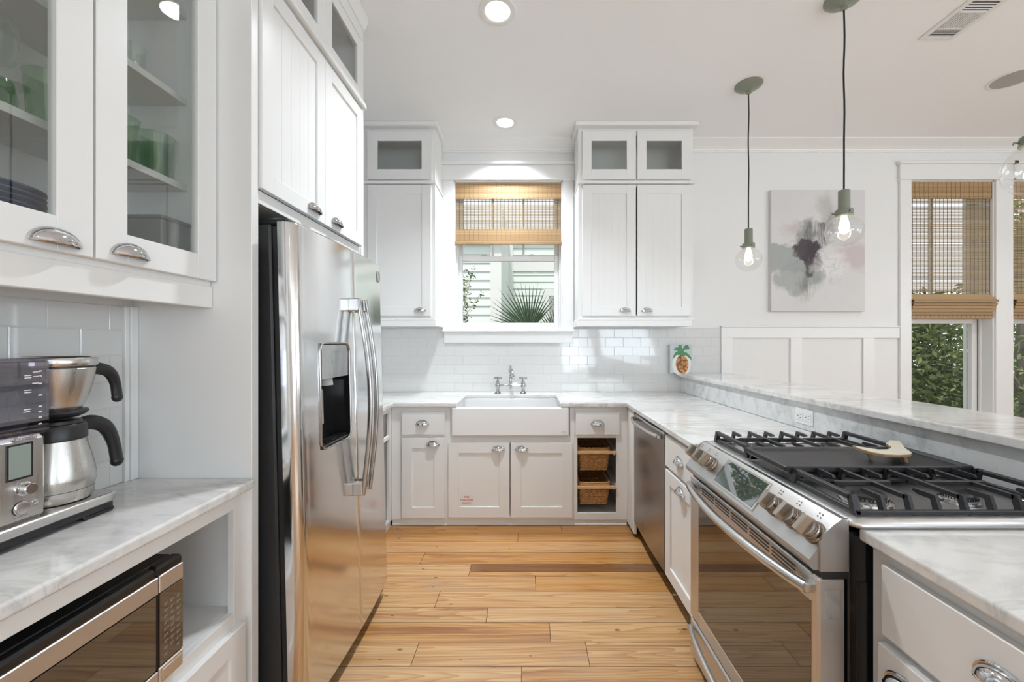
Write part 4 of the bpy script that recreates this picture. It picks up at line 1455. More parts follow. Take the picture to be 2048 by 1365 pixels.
# cooktop tray
m = MB()
def rrect(x0, x1, y0, y1, rad, z, n=5):
    out = []
    for (cx, cy, a0) in ((x1 - rad, y1 - rad, 0), (x0 + rad, y1 - rad, PI / 2), (x0 + rad, y0 + rad, PI), (x1 - rad, y0 + rad, 1.5 * PI)):
        for i in range(n + 1):
            t = a0 + PI / 2 * i / n
            out.append((cx + rad * math.cos(t), cy + rad * math.sin(t), z))
    return out
rings = [rrect(.770, 1.372, .944, 1.738, .030, .9145), rrect(.766, 1.376, .940, 1.742, .034, .919), rrect(.766, 1.376, .940, 1.742, .034, .924),
         rrect(.769, 1.373, .943, 1.739, .031, .928), rrect(.785, 1.360, .960, 1.722, .022, .934), rrect(.800, 1.350, .974, 1.708, .018, .934), rrect(.806, 1.344, .980, 1.702, .014, .926)]
n = len(rings[0])
v = [p for q in rings for p in q]
f = [tuple(range(n))]
for j in range(len(rings) - 1):
    for i in range(n):
        f.append((j * n + i, j * n + (i + 1) % n, (j + 1) * n + (i + 1) % n, (j + 1) * n + i))
f.append(tuple(range((len(rings) - 1) * n, len(rings) * n)))
m.add(v, f, 0, True)
m.build('cooktop', M['steel_h'], r, angle=50)
# control panel
prof = [(.770, .930), (.757, .930), (.751, .926), (.684, .836), (.680, .831), (.679, .822), (.684, .812), (.690, .806), (.772, .804)]
m = MB()
m.prism(prof, 'y', ry0 + .004, ry1 - .004, 0, True)
m.prism([(.772, .931), (.757, .931), (.735, .916), (.712, .893), (.704, .878), (.704, .804), (.772, .804)], 'y', ry0 - .001, ry0 + .0045, 0, True)
m.prism([(.772, .931), (.757, .931), (.735, .916), (.712, .893), (.704, .878), (.704, .804), (.772, .804)], 'y', ry1 - .0045, ry1 + .001, 0, True)
cpn = m.build('control_panel', M['steel_panel'], r, angle=25)
nx, nz = -.80, .60          # panel normal
def on_panel(s, y, h=0.0):
    """s = distance down the slope from the top edge"""
    return (.751 - .6 * s + nx * h, y, .926 - .8 * s + nz * h)
m = MB()
q = [on_panel(s, y, h) for h in (-.002, .0042) for (s, y) in ((.004, 1.222), (.108, 1.222), (.108, 1.484), (.004, 1.484))]
m.add(q, [(0, 1, 2, 3), (4, 5, 6, 7), (0, 1, 5, 4), (1, 2, 6, 5), (2, 3, 7, 6), (3, 0, 4, 7)])
dsp = m.build('display', M['steel_light'], cpn, bevel=.002)
m = MB()
q = [on_panel(s, y, h) for h in (.003, .0050) for (s, y) in ((.011, 1.229), (.101, 1.229), (.101, 1.477), (.011, 1.477))]
m.add(q, [(0, 1, 2, 3), (4, 5, 6, 7), (0, 1, 5, 4), (1, 2, 6, 5), (2, 3, 7, 6), (3, 0, 4, 7)])
m.build('screen', M['mirror_glass'], dsp)
def knob(y):
    c = Vector(on_panel(.056, y, 0))
    ax = Vector((nx, 0, nz))
    m = MB()
    m.lathe([(.0285, 0), (.0285, .004), (.026, .006), (.0255, .016), (.0245, .018)], c, 28, axis=ax)
    m.lathe([(.0235, .0175), (.0235, .020)], c, 28, 1, axis=ax)
    m.lathe([(.0258, .0195), (.0258, .029), (.0235, .032), (.001, .032)], c, 28, axis=ax)
    # faceted grip bar, turned a little off vertical
    dn = Vector((-.6, 0, -.8))
    yy = Vector((0, 1, 0))
    wv = (dn * .995 + yy * .10).normalized()
    tv = ax.cross(wv)
    v = []
    for (h, hw, ht) in ((.031, .0255, .0125), (.050, .0235, .0075)):
        for (p, s) in ((-1, -1), (1, -1), (1, 1), (-1, 1)):
            v.append(c + ax * h + wv * hw * p + tv * ht * s)
    m.add(v, [(0, 1, 2, 3), (4, 5, 6, 7), (0, 1, 5, 4), (1, 2, 6, 5), (2, 3, 7, 6), (3, 0, 4, 7)])
    return m.build('control_knob', [M['knob'], M['black']], cpn, bevel=.0012, seg=2)
for yk in (.998, 1.076, 1.154, 1.552, 1.617, 1.682):
    knob(yk)
    mk = MB()
    for k, (du, ds) in enumerate(((-.005, 0), (.005, 0), (-.005, .009), (.005, .009))):
        p = Vector(on_panel(.008 + ds, yk + .018 + du, .0004))
        mk.lathe([(.0022, 0), (.0022, .0004)], p, 8, 1 if k == 3 else 0, axis=(nx, 0, nz))
    mk.build('burner_mark', [M['print_grey'], M['red']], cpn)
# oven door
m = MB()
gy0, gy1, gz0, gz1 = .992, 1.640, .252, .714
dx0, dx1 = .700, .768
m.box(dx0, dx1, ry0 + .001, gy0, .190, .786, .006)
m.box(dx0, dx1, gy1, ry1 - .001, .190, .786, .006)
m.box(dx0 + .0003, dx1, gy0 - .003, gy1 + .003, .190, gz0, .003)
m.box(dx0 + .0003, dx1, gy0 - .003, gy1 + .003, gz1, .786, .003)
od = m.build('oven_door', M['steel_h'], r)
m = MB()
m.box(dx0 + .002, dx0 + .010, gy0 - .002, gy1 + .002, gz0 - .002, gz1 + .002)
m.build('window_glass', M['dark_glass'], od)
m = MB()
for g in range(5):
    ya = 1.045 + g * .1145
    for k in range(3):
        m.box(dx0 - .0006, dx0 + .0010, ya, ya + .102, .7465 + k * .0105, .7520 + k * .0105, .0004)
m.build('vent_slots', M['slot'], od)
m = MB()
pts = [(.688 - .042 * math.sin(PI * i / 20) ** .75, .985 + (1.700 - .985) * i / 20, .752) for i in range(21)]
m.tube(pts, .0152, 14)
for yy in (.990, 1.695):
    m.box(.682, .704, yy - .010, yy + .010, .739, .765, .004)
m.build('bar_handle', M['steel_light'], od)
m = MB()
m.box(.716, .755, ry0 - .0004, ry0 + .002, .69, .762, .001)
m.build('side_inset', M['steel_light'], od)
# black strips standing for shade in the door gaps, then the drawer
for (xa, za, zb) in ((.712, .784, .8055), (.712, .178, .192)):
    m = MB()
    m.box(xa, .772, ry0 + .003, ry1 - .003, za, zb)
    m.build('gap_shade_strip', M['black'], r)
m = MB()
m.box(.700, .768, ry0 + .001, ry1 - .001, .028, .180, .006)
dr = m.build('warming_drawer', M['steel_h'], r)
m = MB()
pts = [(.690 - .034 * math.sin(PI * i / 20) ** .75, .990 + (1.695 - .990) * i / 20, .150) for i in range(21)]
m.tube(pts, .0115, 12)
m.build('bar_handle', M['steel_light'], dr)
# burners
def burner(x, y, rad):
    m = MB()
    m.lathe([(rad * 1.25, 0), (rad * 1.2, .006), (rad, .008), (rad * .98, .018), (rad * .8, .019)], (x, y, .9262), 32)
    for k in range(36):
        a = 2 * PI * k / 36
        m.box(x + rad * .985 * math.cos(a) - .001, x + rad * .985 * math.cos(a) + .001, y + rad * .985 * math.sin(a) - .001, y + rad * .985 * math.sin(a) + .001, .938, .9445, mi=1)
    bu = m.build('burner', [M['steel_light'], M['black']], r)
    m = MB()
    m.lathe([(rad * .92, 0), (rad * .92, .004), (rad * .80, .008), (.001, .0085)], (x, y, .9448), 28)
    m.build('burner_cap', M['iron'], bu)
for (x, y, q) in ((.915, 1.085, .050), (1.165, 1.080, .036), (.930, 1.575, .040), (1.19, 1.575, .034), (1.06, 1.33, .040)):
    burner(x, y, q)
# grates
def grate(y0, y1):
    m = MB()
    x0, x1 = .800, 1.352
    zb, zt = .9345, .978
    for (a, b) in ((y0, y0 + .012), (y1 - .012, y1)):
        m.box(x0, x1, a, b, zb, zb + .011, .002)
    for a in (x0, x1 - .012):
        m.box(a, a + .012, y0, y1, zb, zb + .011, .002)
    nb = 9
    for i in range(nb):
        x = x0 + .006 + (x1 - x0 - .012) * i / (nb - 1)
        hw = .0080 if i in (0, nb - 1) else .0044
        full = i % 2 == 0
        L = .058
        for s in (0, 1):
            ya = y0 if s == 0 else y1
            d = 1 if s == 0 else -1
            # sloping foot
            poly = [(ya + d * .000, zb), (ya + d * .018, zb), (ya + d * .026, zt - .013), (ya + d * .026, zt), (ya + d * .014, zt)]
            m.prism(poly, 'x', x - hw, x + hw)
            if not full:
                m.prism([(ya + d * .022, zt - .013), (ya + d * .022, zt), (ya + d * (L + .012), zt - .0015), (ya + d * (L + .016), zt - .008), (ya + d * L, zt - .013)], 'x', x - hw * .9, x + hw * .9)
        if full:
            m.box(x - hw, x + hw, y0 + .02, y1 - .02, zt - .013, zt, .0015)
    ym = (y0 + y1) / 2
    m.box(.84, .99, ym - .005, ym + .005, zt - .012, zt - .0004, .0015)
    m.box(1.09, 1.25, ym - .005, ym + .005, zt - .012, zt - .0004, .0015)
    m.build('grate', M['iron'], r)
grate(.972, 1.214)
grate(1.452, 1.712)
m = MB()
for (a, b) in ((1.218, 1.228), (1.437, 1.447)):
    m.box(.806, 1.352, a, b, .9345, .945, .002)
    for x in (.815, 1.08, 1.335):
        m.prism([(x - .014, .9345), (x + .014, .9345), (x + .006, .966), (x - .006, .966)], 'y', a, b)
m.build('griddle_stand', M['iron'], r)
m = MB()
gx0, gx1, gya, gyb = .780, 1.355, 1.206, 1.438
R = [rrect(gx0 + .006, gx1 - .006, gya + .006, gyb - .006, .010, .958), rrect(gx0, gx1, gya, gyb, .012, .966), rrect(gx0, gx1, gya, gyb, .012, .978), rrect(gx0 + .003, gx1 - .003, gya + .003, gyb - .003, .011, .981),
     rrect(gx0 + .012, gx1 - .012, gya + .012, gyb - .012, .010, .981), rrect(gx0 + .018, gx1 - .018, gya + .018, gyb - .018, .010, .974)]
n = len(R[0])
v = [p for q in R for p in q]
f = [tuple(range(n))]
for j in range(len(R) - 1):
    for i in range(n):
        f.append((j * n + i, j * n + (i + 1) % n, (j + 1) * n + (i + 1) % n, (j + 1) * n + i))
f.append(tuple(range((len(R) - 1) * n, len(R) * n)))
m.add(v, f, 0, True)
m.build('griddle', M['iron'], r, angle=30)

# trivet standing on the griddle
r = thing('wooden_trivet', 'cream wooden trivet with a forked tail on peg feet, lying on the griddle', 'trivet', (1.18, 1.32, .9745))
out = [(1.098, 1.352), (1.090, 1.315), (1.092, 1.270), (1.110, 1.245), (1.150, 1.238), (1.190, 1.244), (1.214, 1.262), (1.232, 1.296), (1.250, 1.326), (1.290, 1.378), (1.318, 1.418), (1.290, 1.425), (1.268, 1.408), (1.262, 1.392), (1.240, 1.385),
       (1.222, 1.352), (1.212, 1.332), (1.196, 1.316), (1.170, 1.302), (1.140, 1.300), (1.118, 1.322)]
m = MB()
m.prism(out, 'z', .999, 1.006)
m.build('board', M['trivet_wood'], r)
m = MB()
cxm = sum(p[0] for p in out) / len(out); cym = sum(p[1] for p in out) / len(out)
m.prism([(cxm + (p[0] - cxm) * .985, cym + (p[1] - cym) * .985) for p in out], 'z', 1.006, 1.0075)
m.build('painted_top', M['trivet_top'], r)
for (x, y) in ((1.108, 1.300), (1.190, 1.268), (1.240, 1.350)):
    m = MB()
    m.tube([(x, y, 1.0), (x + .006, y - .004, .9765)], [.0075, .0055], 10)
    m.build('peg_foot', M['trivet_wood'], r)

# outlet on the upstand
def xsu(y): return xs_splash(y)
r = thing('wall_outlet', 'white horizontal duplex outlet set in the marble upstand', 'outlet', (xsu(2.02), 2.02, .98))
m = MB()
xo = xsu(2.02) - .003
def slant(m):
    for i, p in enumerate(m.v):
        m.v[i] = (p[0] + (xs_splash(p[1]) - xs_splash(2.02)), p[1], p[2])
m.box(xo - .002, xo + .004, 1.958, 2.082, .941, 1.019, .002)
slant(m)
m.build('cover_plate', M['plastic_white'], r)
for yy in (1.992, 2.048):
    m = MB()
    m.box(xo - .0045, xo - .001, yy - .0225, yy + .0225, .960, 1.000, .003)
    for (dy, dz, w_, h_) in ((-.008, .008, .008, .003), (-.008, -.008, .010, .003), (.010, 0, .005, .005)):
        m.box(xo - .0050, xo - .0044, yy + dy - w_ / 2, yy + dy + w_ / 2, .98 + dz - h_ / 2, .98 + dz + h_ / 2, mi=1)
    slant(m)
    m.build('socket', [M['plastic_white'], M['slot']], r)

# ================================================================== COFFEE MAKER
CZ = .9145
r = thing('coffee_maker', 'steel drip coffee maker with smoky water tank and black-handled filter cone', 'coffee maker', (-1.17, .90, CZ))
m = MB()
def cm_outline(inset=0.0, x0=-1.258, x1=-1.083, y0=.742, y1=1.068):
    return [(p[0], p[1]) for p in rrect(x0 + inset, x1 - inset, y0 + inset, y1 - inset, .028 - inset * .5, 0, 6)]
m.prism(cm_outline(.004), 'z', CZ + .012, CZ + .026)
for (a, b) in ((.752, .822), (.985, 1.058)):
    m.box(-1.245, -1.090, a, b, CZ, CZ + .013, .004)
m.build('foot', M['black'], r)
m = MB()
m.prism(cm_outline(0), 'z', CZ + .026, CZ + .050)
m.build('deck', M['steel_light'], r, bevel=.006, seg=3)
bx0, bx1, by0, by1 = -1.256, -1.094, .745, .913
m = MB()
m.box(bx0, bx1, by0, by1, CZ + .048, 1.152, .010)
hs = m.build('housing', M['steel_pot'], r)
m = MB()
m.box(bx1 - .001, bx1 + .0025, .842, .881, 1.064, 1.134, .0015, 0)
m.build('display', [M['lcd']], hs)
m = MB()
m.box(bx1 - .001, bx1 + .0015, .838, .885, 1.060, 1.138, .001)
m.build('display_frame', M['black'], hs)
m = MB()
m.lathe([(.0155, 0), (.0150, .003), (.0120, .004), (.0120, .017), (.0105, .019), (.001, .019)], (bx1, .868, 1.038), 24, axis=(1, 0, 0))
m.build('dial', M['chrome'], hs)
m = MB()
m.lathe([(.0145, 0), (.0145, .002), (.0125, .003), (.0120, .0055), (.001, .006)], (bx1, .864, .997), 24, axis=(1, 0, 0))
m.lathe([(.0155, 0), (.0155, .0012)], (bx1, .864, .997), 24, 1, axis=(1, 0, 0))
m.lathe([(.0055, 0), (.0055, .002), (.001, .003)], (bx1, .889, 1.002), 16, axis=(1, 0, 0))
m.build('push_button', [M['steel_light'], M['black']], hs)
text_part('Breville', .0135, M['print_grey'], hs, (bx1 + .0006, .872, 1.1425), (0, 1, 0), (0, 0, 1), 'lettering')
m = MB()
for (ya, z, L) in ((.855, 1.058, .020), (.851, .9785, .026), (.884, .993, .010)):
    m.box(bx1, bx1 + .0005, ya, ya + L, z, z + .002)
m.build('button_print', M['print_grey'], hs)
# tank: thin-walled box
m = MB()
tz0, tz1 = 1.152, 1.312
tw = .004
m.box(bx0, bx0 + tw, by0, by1, tz0, tz1); m.box(bx1 - tw + .002, bx1 + .002, by0, by1, tz0, tz1)
m.box(bx0, bx1, by0, by0 + tw, tz0, tz1); m.box(bx0, bx1, by1 - tw, by1, tz0, tz1)
tank = m.build('water_tank', M['tank'], r)
m = MB()
m.box(bx0 - .001, bx1 + .004, by0 - .002, by1 + .002, tz1, tz1 + .010, .004)
m.build('tank_lid', M['tank'], tank)
m = MB()
m.box(bx0 + .006, bx0 + .030, by0 + .02, by1 - .03, tz0, tz1 - .02, .008)
m.cyl((bx1 - .05, by0 + .06, tz0), (bx1 - .05, by0 + .06, tz1 - .03), .010)
m.build('inner_column', M['print_grey'], tank)
for z in (1.172, 1.187, 1.199, 1.211, 1.236, 1.262, 1.279, 1.290):
    m = MB()
    m.box(bx1 + .0018, bx1 + .0026, .893, .899, z, z + .003)
    m.build('level_mark', M['print_white'], tank)
for (ya, z) in ((.866, 1.203), (.867, 1.208), (.868, 1.245), (.868, 1.250), (.868, 1.277), (.868, 1.282), (.883, 1.279), (.883, 1.289), (.882, 1.264)):
    m = MB()
    m.box(bx1 + .0018, bx1 + .0026, ya, ya + .012, z, z + .0022)
    m.build('printed_line', M['print_white'], tank)
# brew head over the cone
cx, cy = -1.166, .990
m = MB()
m.box(bx0, -1.12, by1 - .01, cy, 1.296, 1.316, .006)
m.lathe([(.070, 1.298), (.0715, 1.301), (.0715, 1.314), (.069, 1.318), (.060, 1.3185)], (cx, cy, 0), 40)
m.lathe([(.060, 1.3183), (.055, 1.321), (.001, 1.322)], (cx, cy, 0), 40, 1)
m.build('brew_head', [M['steel_light'], M['black']], r)
m = MB()
m.lathe([(.043, 1.190), (.046, 1.196), (.0565, 1.225), (.0645, 1.262), (.0675, 1.291), (.066, 1.293)], (cx, cy, 0), 40)
m.lathe([(.066, 1.292), (.066, 1.299)], (cx, cy, 0), 40, 1)
m.lathe([(.038, 1.170), (.050, 1.176), (.056, 1.183), (.054, 1.187), (.044, 1.188), (.043, 1.191)], (cx, cy, 0), 40, 1)
cone = m.build('filter_cone', [M['steel_pot'], M['black']], r)
def loop_handle(name, parent, pts, rad, mat):
    # Catmull-Rom through the points
    P = [Vector(p) for p in pts]
    out = []
    for i in range(len(P) - 1):
        p0, p1, p2, p3 = P[max(i - 1, 0)], P[i], P[i + 1], P[min(i + 2, len(P) - 1)]
        for k in range(6):
            t = k / 6
            out.append(.5 * ((2 * p1) + (-p0 + p2) * t + (2 * p0 - 5 * p1 + 4 * p2 - p3) * t * t + (-p0 + 3 * p1 - 3 * p2 + p3) * t ** 3))
    out.append(P[-1])
    m = MB()
    n = len(out)
    m.tube(out, [rad * (.85 + .25 * math.sin(PI * min(1, .25 + i / n))) for i in range(n)], 12, sx=.8, up=(1, 0, 0))
    m.ball(tuple(out[-1]), rad * .92, 12, 8, (.8, 1, 1))
    return m.build(name, M[mat], parent)
loop_handle('handle', cone, [(cx, cy + .055, 1.282), (cx, cy + .085, 1.287), (cx, cy + .122, 1.275), (cx, cy + .140, 1.245), (cx, cy + .147, 1.200)], .0150, 'black')

r = thing('thermal_carafe', 'steel thermal carafe with black collar and handle on the coffee maker deck', 'carafe', (cx, cy, CZ + .0505))
m = MB()
z0 = CZ + .0508
m.lathe([(.050, z0), (.059, z0 + .001), (.0640, z0 + .008), (.0655, z0 + .028)], (cx, cy, 0), 40)
m.lathe([(.0648, z0 + .0278), (.0648, z0 + .0294)], (cx, cy, 0), 40, 1, caps=False)
m.lathe([(.0650, z0 + .0292), (.0695, z0 + .046), (.0690, z0 + .058), (.0640, z0 + .090), (.0565, z0 + .124), (.0505, z0 + .150)], (cx, cy, 0), 40)
body = m.build('carafe_body', [M['steel_pot'], M['black']], r)
m = MB()
m.lathe([(.0505, z0 + .149), (.0535, z0 + .152), (.0530, z0 + .182), (.0490, z0 + .188), (.030, z0 + .190)], (cx, cy, 0), 40)
m.box(cx - .012, cx + .012, cy + .030, cy + .062, z0 + .178, z0 + .192, .004)
col = m.build('collar', M['black'], r)
m = MB()
m.lathe([(.045, z0 + .1895), (.043, z0 + .197), (.020, z0 + .200), (.001, z0 + .200)], (cx, cy, 0), 32)
m.build('lid', M['black'], r)
loop_handle('handle', r, [(cx, cy + .042, z0 + .172), (cx, cy + .075, z0 + .178), (cx, cy + .112, z0 + .160), (cx, cy + .135, z0 + .115), (cx, cy + .146, z0 + .055)], .0175, 'black')
m = MB()
m.ball((cx + .0605, cy - .018, z0 + .060), .0045, 10, 6, (.5, 1.5, .6))
m.build('hallmark', M['black'], r)

# ================================================================== MICROWAVE
mx = -.896
r = thing('microwave_oven', 'steel and black microwave oven in the niche under the coffee counter', 'microwave', (-1.08, .80, .512))
my0, my1, mz0, mz1 = .552, 1.046, .5165, .806
m = MB()
m.box(-1.262, mx - .030, my0 + .004, my1 - .004, mz0 + .006, mz1, .004)
for yy in (my0 + .05, my1 - .05):
    for xx in (-1.22, -.96):
        m.lathe([(.012, .5112), (.012, mz0 + .008)], (xx, yy, 0), 12)
m.build('body', M['black'], r)
ys = .973
m = MB()       # door
m.box(mx - .034, mx - .004, my0, ys - .0008, mz0, mz1, .006)
dr = m.build('door', M['black_gloss'], r)
m = MB()
m.box(mx - .006, mx, my0, ys - .001, .743, .785, .002)
m.build('steel_band', M['steel_warm'], dr)
m = MB()
m.box(mx - .006, mx, my0, ys - .001, mz0 + .002, mz0 + .040, .002)
m.build('steel_band', M['steel_warm'], dr)
m = MB()
m.box(mx - .006, mx - .0006, my0 + .02, ys - .008, mz0 + .046, .741)
m.build('window_glass', M['dark_glass'], dr)
m = MB()
m.box(mx - .034, mx - .004, ys + .0008, my1, mz0, mz1, .006)
cp = m.build('control_panel', M['black_gloss'], r)
m = MB()
m.box(mx - .006, mx, ys + .001, my1 - .004, .743, .785, .002)
m.build('steel_band', M['steel_warm'], cp)
m = MB()
m.box(mx - .006, mx, ys + .001, my1 - .004, mz0 + .002, mz0 + .044, .004)
m.build('steel_band', M['steel_warm'], cp)
m = MB()
m.box(mx - .001, mx + .001, ys + .010, my1 - .012, mz0 + .010, mz0 + .035, .0008)
m.build('door_button', M['steel_warm'], cp)
m = MB()
m.box(mx - .006, mx - .0004, ys + .003, my1 - .005, mz0 + .048, .741, .001)
m.build('key_panel', M['dark_glass'], cp)
m = MB()
rk = random.Random(4)
for i in range(9):
    for k in range(3):
        if i < 8 or k != 1:
            z = .708 - i * .0155
            yy = ys + .014 + k * .0175
            m.box(mx - .0004, mx, yy, yy + rk.uniform(.009, .013), z, z + .0016)
            m.box(mx - .0004, mx, yy, yy + rk.uniform(.004, .010), z - .0035, z - .0022)
m.build('key_print', M['print_grey'], cp)

# ================================================================== LAMPS
def pendant(x, y, label):
    rr = thing('pendant_lamp', label, 'pendant lamp', (x, y, ZC), 'globe pendants over the bar')
    m = MB()
    m.lathe([(.088, ZC - .0005), (.088, ZC - .007), (.080, ZC - .015), (.050, ZC - .030), (.024, ZC - .040), (.018, ZC - .046), (.018, ZC - .058), (.010, ZC - .062), (.004, ZC - .066)], (x, y, 0), 40)
    m.build('canopy', M['sage'], rr)
    zb = 1.927
    m = MB()
    m.tube([(x + .0015 * math.sin(k * .9), y + .0015 * math.cos(k * 1.3), ZC - .06 - (ZC - .06 - zb - .205) * k / 14) for k in range(15)], .0042, 8)
    m.build('cord', M['cord'], rr)
    m = MB()
    m.lathe([(.006, zb + .212), (.024, zb + .210), (.026, zb + .206), (.026, zb + .112), (.022, zb + .110)], (x, y, 0), 28)
    m.build('socket', M['sage'], rr)
    m = MB()
    m.lathe([(.024, zb + .112), (.038, zb + .110), (.040, zb + .100), (.038, zb + .090), (.041, zb + .085), (.041, zb + .080), (.034, zb + .075)], (x, y, 0), 32)
    for k in range(3):
        a = k * 2 * PI / 3 + .5
        m.lathe([(.004, 0), (.004, .010), (.006, .011), (.006, .015)], (x + .037 * math.cos(a), y + .037 * math.sin(a), zb + .095), 10, axis=(math.cos(a), math.sin(a), 0))
    m.build('collar', M['sage'], rr)
    m = MB()
    n, k_ = 32, 18
    prof = []
    for i in range(k_ + 1):
        t = -PI / 2 + (PI / 2 + 1.12) * i / k_
        prof.append((max(.0005, .083 * math.cos(t)), zb + .083 * math.sin(t)))
    m.lathe(prof, (x, y, 0), n, caps=False)
    m.build('globe', M['bulb_glass'], rr, fix=False)
    m = MB()
    m.lathe([(.012, zb + .075), (.016, zb + .06), (.024, zb + .025), (.020, zb - .004), (.001, zb - .016)], (x, y, 0), 20, caps=False)
    bl = m.build('bulb', M['bulb_glow'], rr, fix=False)
    m = MB()
    m.tube([(x + .009 * math.cos(k * 1.2), y + .009 * math.sin(k * 1.2), zb + .052 - k * .0026) for k in range(20)], .0030, 6)
    m.build('filament', M['filament'], bl)
    l = add_light('pendant_glow', 'POINT', (x, y, zb + .02), (0, 0, 0), PENDANT_W, (1, .95, .88), shadow_soft_size=.03)
pendant(1.523, 2.756, 'sage green globe pendant over the bar end, by the wall cabinets')
pendant(1.628, 2.057, 'sage green globe pendant hanging in front of the wall painting')
pendant(1.675, 1.316, 'sage green globe pendant over the stove end of the bar, cut by the frame edge')

def downlight(x, y, label=None, dim=1.0):
    m = MB()
    rr = thing('recessed_light', label or 'round recessed ceiling light added out of view to light the room', 'ceiling light', (x, y, ZC), 'recessed ceiling lights')
    m.lathe([(.100, ZC - .0004), (.098, ZC - .004), (.084, ZC - .007), (.070, ZC - .006), (.066, ZC - .003)], (x, y, 0), 40, caps=False)
    m.build('trim_ring', M['trim'], rr)
    m = MB()
    m.lathe([(.067, ZC - .0032), (.030, ZC - .0045), (.001, ZC - .005)], (x, y, 0), 32, caps=False)
    m.build('lens', M['lens'], rr)
    add_light('downlight', 'AREA', (x, y, ZC - .012), (0, 0, 0), LAMP_W * dim, (.88, .945, 1.0), shape='DISK', size=.13, spread=math.radians(118))
downlight(-.16, 2.14, 'round recessed ceiling light in the middle of the kitchen')
downlight(-.18, 3.226, 'round recessed ceiling light close to the sink window', .8)
for (x, y) in ((-.16, -1.1), (2.9, .6), (3.9, 2.2), (2.9, -1.6), (.2, -2.8), (4.6, -.6)):  # lamps added out of view for even light across the room
    downlight(x, y, None, .35)

# ceiling vent
r = thing('ceiling_vent', 'white rectangular ceiling air vent with three louver sections', 'vent', (2.385, 2.16, ZC))
vx0, vx1, vy0, vy1 = 2.282, 2.486, 2.045, 2.336
m = MB()
zt = ZC - .006
m.box(vx0, vx0 + .030, vy0, vy1, zt, ZC - .0004, .002)
m.box(vx1 - .030, vx1, vy0, vy1, zt, ZC - .0004, .002)
secs = [(2.068, 2.135), (2.147, 2.253), (2.263, 2.312)]
ed = [vy0] + [q for s in secs for q in s] + [vy1]
for i in range(0, len(ed), 2):
    m.box(vx0 + .03, vx1 - .03, ed[i], ed[i + 1], zt, ZC - .0004, .001)
m.build('vent_frame', M['trim'], r)
m = MB()
m.box(vx0 + .01, vx1 - .01, vy0 + .01, vy1 - .01, ZC - .0012, ZC - .0004)
m.build('backing', M['slot'], r)
m = MB()
for si, (a, b) in enumerate(secs):
    if si == 1:
        for k in range(11):
            x = vx0 + .034 + k * .0128
            m.box(x, x + .0070, a, b, zt, ZC - .002)
    else:
        n_ = 4
        for k in range(n_):
            y = a + (b - a) * k / n_
            s = 1 if si == 2 else -1
            m.prism([(y + .002, zt), (y + .0045, zt), (y + (.0095 if s > 0 else .003), ZC - .0012), (y + (.005 if s > 0 else .001), ZC - .0012)], 'x', vx0 + .03, vx1 - .03)
m.build('louver', M['trim'], r)

r = thing('ceiling_speaker', 'round grey speaker set flush in the ceiling', 'speaker', (3.265, 2.69, ZC))
m = MB()
m.lathe([(.122, ZC - .0004), (.120, ZC - .004), (.108, ZC - .005), (.106, ZC - .003)], (3.265, 2.69, 0), 40, caps=False)
m.build('rim', M['trim'], r)
m = MB()
m.lathe([(.107, ZC - .0006), (.106, ZC - .0035), (.001, ZC - .0045)], (3.265, 2.69, 0), 40)
m.build('grille', M['speaker'], r)

